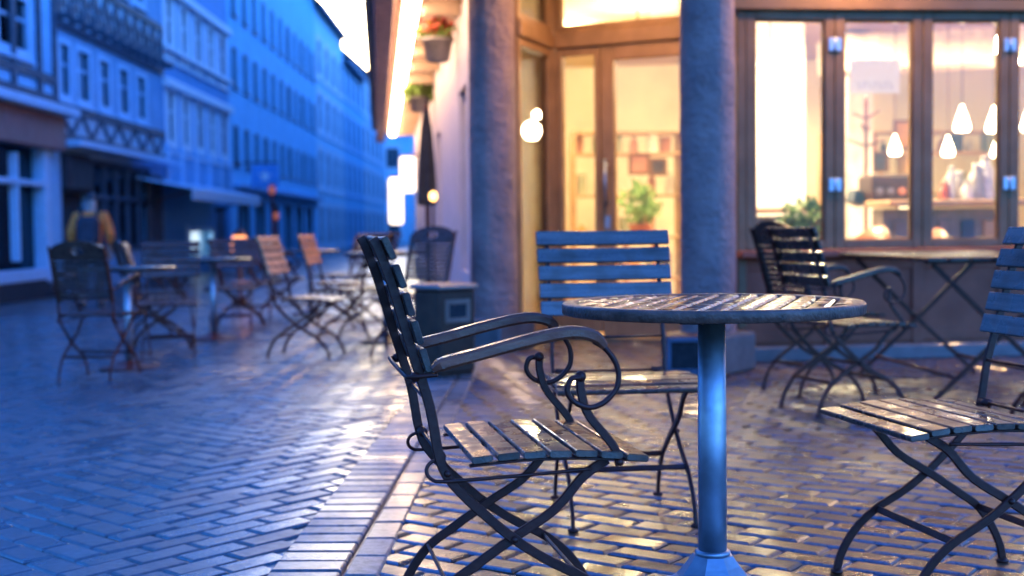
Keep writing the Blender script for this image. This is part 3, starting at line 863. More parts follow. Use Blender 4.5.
for k, (x, y) in enumerate(spots):
    lab = 'round warm can light on the cafe ceiling'
    r = thing('ceiling_light', lab, 'light', FM(x, y, 2.86).translation, R(6), 'warm ceiling lights')
    mb = MB(); mb.lathe([(.20, 0), (.20, -.10), (.215, -.10), (.215, .002), (.01, .002)], 24, caps=False); mb.build('housing', bin_trim, r)
    mb = MB(); mb.lathe([(.01, -.035), (.12, -.03), (.18, -.02), (.19, -.012)], 20); mb.build('diffuser', panel_glow, r)
q = FM().inverted() @ V((.185, 11.0, 0)); q2_ = FM().inverted() @ V((.30, 14.4, 0))
for x, y, z, lab in ((q.x, q.y, 1.72, 'white globe lamp in the narrow side pane right of the left column'), (q2_.x, q2_.y, 2.15, 'farther white globe lamp seen through the narrow side pane'), (1.0, 2.5, 2.3, 'added fill globe behind the right column'), (.0, 3.2, 2.56, 'added fill globe high behind the door glass'), (-.42, 4.4, 2.69, 'added fill globe behind the narrow side light left of the door'), (3.6, 3.4, 2.4, 'added fill globe at the right end of the cafe')):  # globes by column, door, side light and right end are added fill light
    r = thing('globe_lamp', lab, 'lamp', FM(x, y, z).translation, 0, 'globe lamps in the cafe')
    mb = MB(); mb.sphere((0, 0, 0), .048 if 'farther' in lab else .08, 18); mb.build('globe', globe_glow, r)
    mb = MB(); mb.tube([(0, 0, .045), (0, 0, 2.86 - z)], .008, 6); mb.build('cord', iron, r)
for (px, py, lab) in ((952, 75, 'small round ceiling spot, left of the pair in the third pane'), (986, 76, 'small round ceiling spot, right of the pair in the third pane')):
    q = on_ray(px, py, 2.6)
    q = V((0, 0, HC)) + (q - V((0, 0, HC))) * ((2.85 - HC) / (q.z - HC)) if q.z > HC + .3 else q
    r = thing('ceiling_spot', lab, 'light', (q.x, q.y, 2.855), 0, 'ceiling spots')
    mb = MB(); mb.lathe([(.05, -.02), (.06, 0), (.01, .003)], 14); mb.build('rim', bin_trim, r)
    mb = MB(); mb.lathe([(.01, -.03), (.045, -.027), (.045, -.021)], 14); mb.build('bulb', lamp_glow, r)
# counters
oak = simple('counter_oak', (.45, .25, .12), .35, 0, .2, 5, .3)
navy = simple('navy_cloth', (.03, .05, .16), .8)
grey_pan = simple('counter_grey', (.22, .17, .17), .6)
def counter(x0, x1, y, z, lab, cols):
    r = thing('bar_counter', lab, 'counter', FM((x0 + x1) / 2, y, .02).translation, math.atan2(FD_.y, FD_.x))
    w = x1 - x0
    mb = MB(); mb.box((0, 0, z), (w, .55, .05), 0, .012); mb.build('countertop', oak, r)
    mb = MB(); mb.box((0, .12, z / 2 - .02), (w - .1, .22, z - .05), 0, .006); mb.build('counter_front', grey_pan, r)
    for i, m_ in enumerate(cols):
        mb = MB(); bw = (w - .2) / len(cols); mb.box((-w / 2 + .1 + bw * (i + .5), -.006, z * .52), (bw * .62, .03, z * .7), 0, .01); mb.build('front_panel', m_, r)
counter(.55, 1.45, 2.2, .99, 'oak counter with dark coffee machine on it, behind the second pane', [grey_pan, navy, oak, oak])
counter(1.62, 2.75, 1.7, 1.03, 'oak counter with jars on it and blue panels, behind the third pane', [grey_pan, navy, grey_pan, navy, oak])
def on_counter(px, y, z):
    q = on_ray(px, 200, y); return V((q.x, q.y, z))
# coffee machine
r = thing('coffee_machine', 'dark boxy coffee machine with three round dials on the counter', 'coffee machine', on_counter(884, 2.1, 1.035), R(6))
mb = MB(); mb.box((0, 0, .13), (.33, .30, .24), 0, .012); mb.box((0, 0, .25), (.30, .26, .02), 0, .005); mb.build('machine_body', bin_dark, r)
for i, (mm) in enumerate((bin_lid, bin_lid, simple('orange_dial', (.7, .25, .12), .4))):
    mb = MB(); mb.lathe([(.03, 0), (.03, .012), (.022, .016)], 14, M=Matrix.Translation((-.10 + i * .095, -.150, .12)) @ Matrix.Rotation(PI / 2, 4, 'X')); mb.build('dial', mm, r)
r = thing('gift_box', 'bright blue box leaning beside the coffee machine', 'box', on_counter(856, 2.15, 1.035), R(30))
mb = MB(); mb.box((0, 0, .07), (.13, .10, .11), Matrix.Rotation(R(18), 4, 'Y'), .006); o = mb.build('box_body', blue_paint, r)
r = thing('candle_lantern', 'small glowing glass lantern at the right end of the coffee counter', 'lantern', on_counter(905, 2.05, 1.015), 0)
mb = MB(); mb.lathe([(.045, 0), (.05, .01), (.05, .13), (.035, .16)], 14); mb.build('lantern_glass', emis('lantern_glow', (1, .85, .5), 4), r)
mb = MB(); mb.lathe([(.04, .16), (.05, .165), (.015, .20), (.01, .22)], 14); mb.build('lid', iron, r)
jar_c = [simple('white_jar', (.75, .70, .66), .3), simple('cream_jar', (.7, .55, .4), .35), simple('grey_jar', (.4, .36, .36), .3), simple('red_jar', (.5, .10, .06), .35)]
jl = ['white', 'cream', 'grey', 'red']
for (px, ci, h, w) in ((944, 3, .13, .04), (951, 0, .24, .045), (959, 2, .2, .05), (967, 0, .12, .05), (976, 2, .26, .06), (985, 0, .32, .07), (994, 1, .14, .05)):
    r = thing('jar', '%s jar on the oak counter in the third pane, %s' % (jl[ci], {944: 'at its left end', 951: 'tall and second from the left', 959: 'wide, third from the left', 967: 'low, in the middle', 976: 'tall and slim beside the tallest', 985: 'the tallest of all', 994: 'at its right end'}[px]), 'jar', on_counter(px, 1.65 + random.uniform(-.06, .1), 1.076), 0, 'jars on the counter')
    mb = MB(); mb.lathe([(w, 0), (w * 1.03, .01), (w, h * .75), (w * .55, h * .88), (w * .5, h)], 14); mb.build('jar_body', jar_c[ci], r)
    mb = MB(); mb.lathe([(w * .56, h), (w * .58, h + .02), (w * .3, h + .03)], 14); mb.build('lid', jar_c[(ci + 2) % 4], r)
# orange tub chairs just inside
orange = simple('orange_leather', (.34, .085, .025), .35, 0, .12, 4, .3)
for (px, lab, dp) in ((846, 'rounded orange tub chair just inside the second pane', .75), (905, 'orange tub chair low in the corner of the second pane', 1.0)):
    q = on_ray(px, 235, dp)
    r = thing('tub_chair', lab, 'chair', (q.x, q.y, .02), R(200), 'orange tub chairs')
    mb = MB(); vs = []; fs = []; n = 22
    for i in range(n + 1):
        a = R(-120) + R(240) * i / n; h = .50 + .36 * math.cos(a / 1.45) ** 2 * (1 if dp < .9 else .93)
        for (rr, z) in ((.27, .26), (.30, .3), (.31, h - .03), (.29, h), (.25, h - .02), (.23, .40)): vs.append((-rr * math.cos(a), rr * math.sin(a), z))
    for i in range(n):
        for k in range(5): fs.append((i * 6 + k, i * 6 + k + 1, i * 6 + 7 + k, i * 6 + 6 + k))
    mb.add(vs, fs, None, True); mb.build('back_shell', orange, r)
    mb = MB(); mb.lathe([(.02, .30), (.26, .30), (.27, .36), (.25, .42), (.02, .44)], 24); mb.build('seat', orange, r)
    for s in range(4):
        a = PI / 4 + s * PI / 2; mb = MB(); mb.tube([(.17 * math.cos(a), .17 * math.sin(a), .31), (.23 * math.cos(a), .23 * math.sin(a), .0)], .014, 8); mb.build('leg', iron, r)

# plants
leafs = [simple('bright_leaf', (.16, .26, .05), .5, 0, .35, 20), simple('mid_leaf', (.10, .20, .05), .5, 0, .35, 20)]
terra = simple('terracotta_pot', (.40, .16, .09), .7)
redfl = simple('red_blossom', (.50, .07, .04), .5, 0, .25, 30)
def leaves(mb, c, rad, n, size, sq=(1, 1, 1)):
    for _ in range(n):
        d = V((random.gauss(0, 1), random.gauss(0, 1), random.gauss(0, 1))).normalized() * rad * random.uniform(.25, 1) ** .6
        p_ = V(c) + V((d.x * sq[0], d.y * sq[1], d.z * sq[2]))
        t = V((random.gauss(0, 1), random.gauss(0, 1), random.gauss(0, .7))).normalized(); s_ = t.cross(V((random.gauss(0, 1), random.gauss(0, 1), random.gauss(0, 1)))).normalized()
        L = size * random.uniform(.6, 1.3); w = L * .32; nn = t.cross(s_) * L * .12
        mb.add([p_, p_ + t * L * .35 + s_ * w + nn, p_ + t * L, p_ + t * L * .35 - s_ * w + nn], [(0, 1, 2, 3)])
def potted(name, lab, cat, loc, ph, pr_, lc, rad, n, size, flowers=0, group=None, sq=(1, 1, 1), potm=None, hang=0):
    r = thing(name, lab, cat, loc, 0, group)
    mb = MB(); mb.lathe([(pr_ * .6, 0), (pr_ * .72, .01), (pr_ * .95, ph * .85), (pr_ * 1.05, ph * .86), (pr_ * 1.05, ph), (pr_ * .9, ph * .97), (.01, ph * .92)], 20); mb.build('pot', potm or terra, r)
    mb = MB()
    for k in range(7):
        a = k * .9; mb.tube([(0, 0, ph * .9), (math.cos(a) * rad * .3 * sq[0], math.sin(a) * rad * .3, ph + lc * .5), (math.cos(a) * rad * .6 * sq[0], math.sin(a) * rad * .6, ph + lc)], .005, 5)
    mb.build('stem', leafs[1], r)
    mb = MB(); leaves(mb, (0, 0, ph + lc * .75), rad, n, size, sq); mb.build('foliage', leafs[0], r)
    if flowers:
        mb = MB(); leaves(mb, (0, 0, ph + lc), rad * .95, flowers, size * .8, sq); mb.build('blossom', redfl, r)
    if hang:
        mb = MB()
        for k in range(3):
            a = k * 2.1; mb.tube([(pr_ * math.cos(a), pr_ * math.sin(a), ph), (0, 0, hang)], .006, 5)
        mb.build('hanger', iron, r)
    return r
q = at(640, 226, 11.6)
r = thing('plant_stand', 'slim wooden stand under the green plant behind the door', 'stand', (q.x, q.y, .02))
mb = MB(); mb.box((0, 0, .74), (.34, .34, .03), 0, .006); mb.build('stand_top', oak, r)
for a in (-.13, .13):
    for b in (-.13, .13): mb = MB(); mb.box((a, b, .362), (.03, .03, .724), 0, .004); mb.build('leg', oak, r)
potted('potted_plant', 'green leafy plant standing behind the entrance door', 'plant', (q.x, q.y, .776), .14, .10, .24, .20, 160, .10)
q = on_ray(806, 236, .45)
r = thing('window_bench', 'low oak bench under the plants inside the first pane', 'bench', FM(.36, .55, .02).translation, R(6))
mb = MB(); mb.box((0, 0, .62), (.75, .34, .05), 0, .008); mb.build('bench_top', oak, r)
for a in (-.3, .3): mb = MB(); mb.box((a, 0, .297), (.06, .28, .594), 0, .005); mb.build('leg', oak, r)
q = on_ray(803, 236, .55); potted('potted_plant', 'bushy green plant inside the first window pane', 'plant', (q.x, q.y, .666), .13, .10, .18, .15, 170, .08)
q = on_ray(819, 240, .52); potted('flowering_plant', 'low red-flowered pot beside the green plant in the first pane', 'plant', (q.x, q.y, .666), .10, .08, .06, .10, 60, .06, 80)
# shelves along the back wall with goods
shelf_wood = simple('shelf_wood', (.50, .30, .15), .5, 0, .2, 4)
goods = [simple('goods_white', (.8, .72, .6), .5), simple('goods_amber', (.6, .3, .08), .4), simple('goods_red', (.45, .20, .13), .5), simple('goods_dark', (.07, .05, .05), .4), simple('goods_green', (.30, .30, .18), .5)]
gname = ['white', 'amber', 'red', 'black', 'green']
def rack(x0, x1, y, zs_, lab, where, seed):
    rnd = random.Random(seed)
    r = thing('shelf_rack', lab, 'shelf', FM((x0 + x1) / 2, y, .02).translation, math.atan2(FD_.y, FD_.x))
    w = x1 - x0
    for s in (-1, 1): mb = MB(); mb.box((s * (w / 2 - .015), 0, .95), (.03, .32, 1.9), 0, .004); mb.build('upright', shelf_wood, r)
    for z in zs_: mb = MB(); mb.box((0, 0, z), (w - .062, .31, .028), 0, .004); mb.build('shelf', shelf_wood, r)
    for iz, z in enumerate(zs_[:-1]):
        x = -w / 2 + .10
        while x < w / 2 - .10:
            ci = rnd.randrange(5); bw = rnd.uniform(.035, .07); h = rnd.uniform(.12, .27)
            q_ = FM((x0 + x1) / 2 + x, y + rnd.uniform(-.05, .05), .02 + z + .0145).translation
            if rnd.random() < .6:
                t = thing('bottle', '%s bottle on the shelf rack %s' % (gname[ci], where), 'bottle', q_, 0, '%s bottles on the rack %s' % (gname[ci], where))
                mb = MB(); mb.lathe([(bw * .8, 0), (bw * .85, .01), (bw * .85, h * .6), (bw * .3, h * .78), (bw * .28, h)], 10); o = mb.build('bottle_body', goods[ci], t)
            else:
                t = thing('carton', '%s carton on the shelf rack %s' % (gname[ci], where), 'carton', q_, R(6), '%s cartons on the rack %s' % (gname[ci], where))
                mb = MB(); mb.box((0, 0, h / 2), (bw * 1.8, .15, h), 0, .004); mb.build('carton_body', goods[ci], t)
            x += bw * 2 + rnd.uniform(.03, .14)
rack(-.25, .95, 5.6, (.3, .75, 1.2, 1.65, 1.88), 'tall wooden shelf rack deep behind the entrance door', 'behind the entrance door', 3)
rack(2.6, 3.55, 5.75, (.3, .75, 1.2, 1.65, 1.88), 'tall wooden shelf rack against the back wall behind the second pane', 'behind the second pane', 5)
rack(3.68, 4.75, 5.75, (.3, .75, 1.2, 1.65, 1.88), 'tall wooden shelf rack against the back wall behind the third pane', 'behind the third pane', 9)
# pictures on the walls
def picture(px, py, depth, w, h, mat, lab):
    q_ = on_ray(px, py, depth)
    r = thing('picture', lab, 'picture', q_, math.atan2(FD_.y, FD_.x), None)
    mb = MB()
    for (cx, cz, a, b) in ((0, h / 2, w + .03, .03), (0, -h / 2, w + .03, .03), (-w / 2, 0, .03, h - .03), (w / 2, 0, .03, h - .03)): mb.box((cx, -.01, cz), (a, .03, b), 0, .003)
    mb.build('picture_frame', frame_dark, r); mb = MB(); mb.box((0, .004, 0), (w - .028, .006, h - .028)); mb.build('picture_sheet', mat, r)
picture(639, 164, 5.30, .20, .20, goods[2], 'red square picture seen through the door glass')
picture(658, 167, 5.30, .16, .16, goods[3], 'dark square picture right of the red one')
picture(880, 162, 5.35, .16, .2, goods[3], 'small dark framed picture above the coffee machine')
picture(903, 135, 5.35, .2, .3, goods[1], 'amber picture behind the lone pendant lamp')
# sheet hung in the second pane: pale, with a faint row of slanted strokes
q = FM(.056 + PW + .30, .035, 0)
r = thing('window_sheet', 'pale paper sheet with faint lettering hung inside the second pane', 'poster', FM(.056 + PW + .295, .035, 1.86).translation, math.atan2(FD_.y, FD_.x))
mb = MB(); mb.box((0, 0, 0), (.34, .004, .22)); 
m, nt, p = nmat('pale_paper'); p.inputs['Base Color'].default_value = (.75, .70, .62, 1); p.inputs['Roughness'].default_value = .9
tl = nt.nodes.new('ShaderNodeBsdfTranslucent'); nt.links.new(ramp(nt, noise(nt, 6), [(.3, (.85, .82, .76)), (.7, (.95, .92, .86))]), tl.inputs[0])
ms = nt.nodes.new('ShaderNodeMixShader'); ms.inputs[0].default_value = .7; out = nt.nodes['Material Output']
nt.links.new(p.outputs[0], ms.inputs[1]); nt.links.new(tl.outputs[0], ms.inputs[2]); nt.links.new(ms.outputs[0], out.inputs[0])
sh = mb.build('sheet', m, r)
mb = MB()
for i in range(7):
    x = -.11 + i * .036
    mb.box((x, -.0035, -.055), (.006, .002, .046), Matrix.Rotation(R(-14), 4, 'Y')); mb.box((x + .010, -.0035, -.055 + (.018 if i % 2 else -.018)), (.020, .002, .006), Matrix.Rotation(R(20 if i % 3 else -35), 4, 'Y'))
mb.build('lettering', simple('faint_ink', (.50, .44, .42), .8), r)
# hanging baskets under the eave
zinc_pot = simple('basket_grey', (.22, .20, .21), .7)
q = at(438, 62, 12.2); potted('hanging_basket', 'hanging basket of red flowers under the cafe eave', 'basket', (q.x, q.y, q.z), .22, .15, .10, .16, 70, .09, 170, None, (1, 1, .7), zinc_pot, 2.95 - q.z)
q = at(420, 112, 17.5); potted('hanging_basket', 'yellowish leafy hanging basket farther along the cafe wall', 'basket', (q.x, q.y, q.z), .2, .16, .16, .26, 160, .13, 0, None, (1, 1, .8), zinc_pot, 2.9 - q.z)

# dark tables, stools and a coat stand inside
def stool(px, dp, lab):
    q_ = on_ray(px, 200, dp); r = thing('bar_stool', lab, 'stool', (q_.x, q_.y, .02), R(20), 'bar stools in the cafe')
    mb = MB(); mb.lathe([(.02, .70), (.16, .70), (.175, .72), (.17, .755), (.02, .765)], 18); mb.build('seat', frame_dark, r)
    for s_ in range(4):
        a = PI / 4 + s_ * PI / 2; mb = MB(); mb.tube([(.11 * math.cos(a), .11 * math.sin(a), .70), (.19 * math.cos(a), .19 * math.sin(a), 0)], .012, 8); mb.build('leg', iron, r)
    mb = MB(); mb.tube([(.155 * math.cos(PI * k / 8), .155 * math.sin(PI * k / 8), .28) for k in range(17)], .008, 6); mb.build('foot_ring', iron, r)
stool(858, 1.35, 'bar stool at the left end of the coffee counter'); stool(900, 1.35, 'bar stool at the right end of the coffee counter')
stool(950, 1.1, 'bar stool left in front of the jar counter'); stool(985, 1.1, 'bar stool right in front of the jar counter')
q = on_ray(866, 200, 2.75); r = thing('coat_stand', 'thin black coat stand with side pegs behind the second pane', 'coat stand', (q.x, q.y, .02))
mb = MB(); mb.lathe([(.2, 0), (.2, .02), (.02, .04), (.018, 1.95), (.01, 2.0)], 12); mb.build('pole', iron, r)
for k in range(6):
    a = k * PI / 3; z = 1.55 + .12 * (k % 3); mb = MB(); mb.tube([(0, 0, z), (.16 * math.cos(a), .16 * math.sin(a), z + .06)], .010, 6); mb.build('peg', iron, r)


# ------------------------------------------------------------------ the old houses across the street
GL = gz(-8.45)
def fx(d): return -8.45 - .017 * (d - 22)
LX = V((-.017, 1, 0)).normalized(); LY = V((-LX.y, LX.x, 0))     # LY points into the houses
def LM(d): return Matrix(((LX.x, LY.x, 0, fx(d)), (LX.y, LY.y, 0, d), (0, 0, 1, GL), (0, 0, 0, 1)))
def fd(px): return -8.076 / ((px - 512) / FPX + .017)           # depth of the facade line at a pixel column
def fz(px, py): return at(px, py, fd(px)).z - GL                # height on it
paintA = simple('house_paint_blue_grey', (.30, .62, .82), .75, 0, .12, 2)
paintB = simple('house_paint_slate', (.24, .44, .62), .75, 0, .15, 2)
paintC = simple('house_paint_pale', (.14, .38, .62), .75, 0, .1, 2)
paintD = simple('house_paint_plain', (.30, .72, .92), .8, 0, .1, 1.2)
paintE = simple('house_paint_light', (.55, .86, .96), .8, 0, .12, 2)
infill = simple('timber_infill', (.50, .62, .66), .8, 0, .1, 3)
timber = simple('dark_timber', (.05, .07, .10), .6, 0, .3, 4)
white_trim = simple('white_trim', (.86, .88, .90), .6, 0, .06, 4)
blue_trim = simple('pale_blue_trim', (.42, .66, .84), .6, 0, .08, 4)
slate = simple('slate_roof', (.07, .08, .10), .6, 0, .3, 8)
brown_board = simple('brown_signboard', (.30, .16, .13), .7, 0, .1, 2)
dark_in = simple('shop_dark', (.02, .022, .028), .7)
shopglow = emis('shop_window_glow', (.75, .88, 1.0), 9)
room_dark = simple('dark_room_backing', (.03, .05, .08), .8)  # dark tone for the sheets behind the house panes

def house(name, lab, d0, d1, top, paint, wins, rows_label=None, shop=None, roof=True, depthb=9):
    """wins: list of (x0, x1, z0, z1, frame material, frame width, kind)"""
    r = thing(name, lab, 'house', (fx(d0), d0, GL), math.atan2(LX.y, LX.x))
    Lh = (d1 - d0) / LX.y - .03
    I = Matrix.Identity(4)
    holes = [w[:4] for w in wins] + ([s_[:4] for s_ in shop] if shop else [])
    mb = MB(); wallq(mb, I, 0, Lh, -.2, top, holes, .18)
    mb.add([(0, 0, -.2), (0, depthb, -.2), (0, depthb, top), (0, 0, top)], [(0, 1, 2, 3)]); mb.add([(Lh, 0, -.2), (Lh, depthb, -.2), (Lh, depthb, top), (Lh, 0, top)], [(0, 1, 2, 3)])
    mb.add([(0, depthb, -.2), (Lh, depthb, -.2), (Lh, depthb, top), (0, depthb, top)], [(0, 1, 2, 3)])
    mb.add([(0, .45, -.2), (Lh, .45, -.2), (Lh, .45, top - .05), (0, .45, top - .05)], [(0, 1, 2, 3)])
    mb.build('wall', paint, r, recalc=False)
    for (a, b, e, f, mat, fw, kind) in wins:
        mb = MB(); w = b - a; h = f - e
        y = .035; th = .11
        for (cx, cz, sx, sz) in ((a - fw / 2, (e + f) / 2, fw, h + 2 * fw), (b + fw / 2, (e + f) / 2, fw, h + 2 * fw), ((a + b) / 2, f + fw / 2, w - .004, fw), ((a + b) / 2, e - fw / 2, w - .004, fw)):
            mb.box((cx, y, cz), (sx, th, sz), 0, .01)
        mb.box(((a + b) / 2, -.03, e - fw - .03), (w + 2 * fw + .1, .10, .06), 0, .01)
        mb.box(((a + b) / 2, .055, (e + f) / 2), (.05, .03, h - .004), 0, 0)
        mb.box(((a + b) / 2, .055, e + h * .62), (w - .004, .028, .05), 0, 0)
        o = mb.build('window', mat, r)
        mb = MB(); mb.box(((a + b) / 2, .075, (e + f) / 2), (w - .002, .012, h - .002)); mb.build('pane', glass_far, o)
        mb = MB(); mb.box(((a + b) / 2, .12, (e + f) / 2), (w - .002, .012, h - .002)); mb.build('dark_backing', room_dark, o)  # plain dark sheet close behind the pane
    if roof:
        mb = MB()
        mb.add([(-.02, -.45, top - .02), (Lh + .02, -.45, top - .02), (Lh + .02, depthb / 2, top + depthb * .5), (-.02, depthb / 2, top + depthb * .5), (-.02, depthb + .4, top - .02), (Lh + .02, depthb + .4, top - .02)], [(0, 1, 2, 3), (3, 2, 5, 4), (0, 3, 4), (1, 5, 2), (0, 4, 5, 1)])
        o = mb.build('roof', slate, r)
        mb = MB(); mb.box((Lh / 2, -.42, top - .10), (Lh, .14, .13), 0, .03); mb.build('gutter_pipe', blue_trim, o)
    return r, Lh
def band(r, name, mat, x0, x1, z, h, out=.12, z2=None):
    mb = MB(); mb.box(((x0 + x1) / 2, -out / 2, z), (x1 - x0, out, h), 0, .015); return mb.build(name, mat, r)
def part_of(r, mb, name, mat): return mb.build(name, mat, r)

# house one: far left, shop window below, brown signboard, timbered storey above
dA, dB, dC, dD, dE = 12.6, fd(62), fd(167), fd(232.5), fd(319)
X = lambda d, d0: (d - d0) / LX.y
wins = []
for (pa, pb) in ((6, 35),):
    x0, x1 = X(fd(pa), dA), X(fd(pb), dA); wins.append((x0, x1, fz(20, 46), fz(20, -4), blue_trim, .16, 0))
    wins.append((x0 - 3.2, x1 - 3.2, fz(20, 46), fz(20, -4), blue_trim, .16, 0)); wins.append((x0 - 6.4, x1 - 6.4, fz(20, 46), fz(20, -4), blue_trim, .16, 0))
sh = [(X(fd(-16), dA), X(fd(42), dA), fz(20, 270), fz(20, 144))]
h1, L1_ = house('timbered_house', 'blue-lit house at the far left with brown signboard over a big dark shop window', dA, dB, 9.6, paintA, wins, None, [(*s_,) for s_ in sh])
a, b, e, f = sh[0]
mb = MB()
for (cx, cz, sx, sz) in ((a - .12, (e + f) / 2, .26, f - e + .5), (b + .14, (e + f) / 2, .30, f - e + .5), ((a + b) / 2, f + .12, b - a - .004, .25), ((a + b) / 2, e - .1, b - a - .004, .2), ((a + b) / 2, e + (f - e) * .70, b - a - .004, .10), ((a + b) / 2, (e + f) / 2, .07, f - e - .3)): mb.box((cx, -.03, cz), (sx, .16, sz), 0, .01)
o = mb.build('shop_window', blue_trim, h1); mb = MB(); mb.box(((a + b) / 2, .13, (e + f) / 2), (b - a - .002, .012, f - e - .002)); mb.build('pane', glass_far, o)
band(h1, 'ledge', blue_trim, 0, L1_, fz(30, 106), .16, .45)
band(h1, 'signboard', brown_board, 4.2, L1_ - .25, fz(30, 129), .62, .24)
band(h1, 'plinth', dark_in, 0, L1_, .22, .44, .10)
mb = MB(); z0, z1 = fz(20, 98) + .1, fz(20, 50) - .34
for x in (1.2, 2.9, 4.4, 6.0, 7.55, 9.3, L1_ - .95, L1_ - .12): mb.box((x, -.03, (z0 + 9.3) / 2), (.17, .07, 9.3 - z0), 0, .01)
for z in (z0 + .06, z1 + .05): mb.box((L1_ / 2, -.025, z), (L1_ - .02, .06, .16), 0, .01)
mb.build('timber', timber, h1)

# house two: half-timbered with a jettied row of white-framed windows
wins = []
for (pa, pb) in ((65.5, 75), (83.5, 95), (105, 114.5), (124, 133), (141.5, 150.5)):
    x0, x1 = X(fd(pa), dB), X(fd(pb), dB); pm = (pa + pb) / 2
    wins.append((x0, x1, 3.80, 4.74, blue_trim, .13, 0)); wins.append((x0, x1, 6.5, 7.6, blue_trim, .13, 0))
sh2 = [(X(fd(93), dB), X(fd(150), dB), .8, 2.6), (X(fd(64), dB), X(fd(89), dB), .05, 2.7)]
h2, L2_ = house('half_timbered_house', 'half-timbered house with braced panels and a row of five framed windows', dB, dC, 9.8, paintB, wins, None, sh2)
mb = MB()
for z in (3.55, 2.98, 5.10, 6.16, 7.95): mb.box((L2_ / 2, -.03, z), (L2_ - .02, .07, .16), 0, .01)
for i in range(11):
    x = .09 + i * (L2_ - .18) / 10; mb.box((x, -.034, 5.63), (.13, .06, .88), 0, .01)
for i in range(10):
    x0 = .09 + i * (L2_ - .18) / 10; x1 = x0 + (L2_ - .18) / 10; w = x1 - x0
    for sgn in (-1, 1):
        a_ = math.atan2(.86, w); mb.box(((x0 + x1) / 2, -.026 - .004 * sgn, 5.63), (math.hypot(.86, w) - .12, .05, .11), Matrix.Rotation(-sgn * a_, 4, 'Y'))
for i in range(6):
    x0 = .09 + i * (L2_ - .18) / 6; w = (L2_ - .18) / 6
    for sgn in (-1, 1):
        a_ = math.atan2(.46, w / 2); mb.box((x0 + w / 2 + sgn * w / 4, -.026, 3.265), (math.hypot(.46, w / 2), .05, .10), Matrix.Rotation(-sgn * a_, 4, 'Y'))
mb.build('timber', timber, h2)
mb = MB(); mb.box((L2_ / 2, -.004, 3.265), (L2_ - .04, .012, .42)); mb.box((L2_ / 2, -.004, 5.63), (L2_ - .04, .012, .88)); mb.build('infill', infill, h2)
for i in range(12):
    mb = MB(); mb.box((.15 + i * (L2_ - .3) / 11, -.16, 5.24), (.16, .32, .13), 0, .02); mb.build('jetty_beam', timber, h2)
band(h2, 'ledge', blue_trim, 0, L2_, 2.84, .13, .42)
for (a, b, e, f) in sh2[:1]:
    mb = MB()
    for i in range(6): mb.box((a + (b - a) * i / 5, .0, (e + f) / 2), (.09, .12, f - e + .1), 0, .01)
    for z in (e, e + (f - e) * .6, f): mb.box(((a + b) / 2, .005, z), (b - a, .10, .10), 0, .01)
    o = mb.build('shop_window', timber, h2); mb = MB(); mb.box(((a + b) / 2, .13, (e + f) / 2), (b - a - .002, .012, f - e - .002)); mb.build('pane', glass_far, o)
a, b, e, f = sh2[1]
mb = MB(); mb.box(((a + b) / 2, -.02, 2.3), (b - a, .30, .75), 0, .08); mb.build('rolled_awning', dark_in, h2)
mb = MB(); mb.box(((a + b) / 2, .14, (e + f) / 2), (b - a - .01, .05, f - e - .01)); mb.build('door', dark_in, h2)
mb = MB()
for px in (150, 158): mb.box((X(fd(px), dB), -.05, 1.25), (.34, .14, 2.5), 0, .02)
mb.build('pilaster', simple('brown_pilaster', (.10, .07, .08), .6), h2)

# house three: two rows of tall windows in white surrounds
dd = (dD - dC); Lc = X(dD, dC); wins = []
for i in range(5):
    xc = Lc * (i + .5) / 5; w = Lc / 5 * .40
    for (e, f) in ((fz(200, 147), fz(200, 104)), (fz(200, 62), fz(200, 18)), (9.2, 10.4)):
        wins.append((xc - w / 2, xc + w / 2, e, f, white_trim, Lc / 5 * .20, 0))
sh3 = [(X(fd(188), dC), X(fd(212), dC), .42, 1.2), (X(fd(217), dC), X(fd(230), dC), .1, 1.9)]
h3, L3_ = house('white_window_house', 'house with two rows of tall windows in bright white surrounds', dC, dD, 11.3, paintC, wins, None, sh3)
for z, k in ((fz(200, 101), .22), (fz(200, 14), .22), (fz(200, 66) - .10, .12)): band(h3, 'white_band', white_trim, 0, L3_, z + .14, k, .16)
for i in range(6):
    mb = MB(); mb.box((min(L3_ - .12, max(.12, L3_ * i / 5)), -.05, (2.35 + fz(200, 152)) / 2), (.2, .1, fz(200, 152) - 2.35), 0, .02); mb.build('pilaster', blue_trim, h3)
mb = MB(); mb.box((L3_ / 2, -.03, (2.35 + fz(200, 152)) / 2), (L3_ - .05, .03, fz(200, 152) - 2.5)); mb.build('dark_panel', paintB, h3)
a, b, e, f = sh3[0]
mb = MB()
for (cx, cz, sx, sz) in ((a, (e + f) / 2, .14, f - e + .2), (b, (e + f) / 2, .14, f - e + .2), ((a + b) / 2, f, b - a, .12), ((a + b) / 2, e, b - a, .12), ((a * .45 + b * .55), (e + f) / 2, .12, f - e)): mb.box((cx, -.02, cz), (sx, .12, sz), 0, .01)
o = mb.build('shop_window', blue_trim, h3)
mb = MB(); mb.box(((a + b) / 2, .25, e + (f - e) * .6), ((b - a) * .9, .04, (f - e) * .66)); mb.box((a + (b - a) * .86, .25, e + .2), ((b - a) * .16, .05, .5)); mb.build('lit_display', shopglow, o)
mb = MB(); mb.box(((a + b) / 2, .13, (e + f) / 2), (b - a - .002, .012, f - e - .002)); mb.build('pane', glass, o)
a, b, e, f = sh3[1]
mb = MB(); mb.box(((a + b) / 2, .13, (e + f) / 2), (b - a - .002, .03, f - e - .002)); mb.build('door', timber, h3)

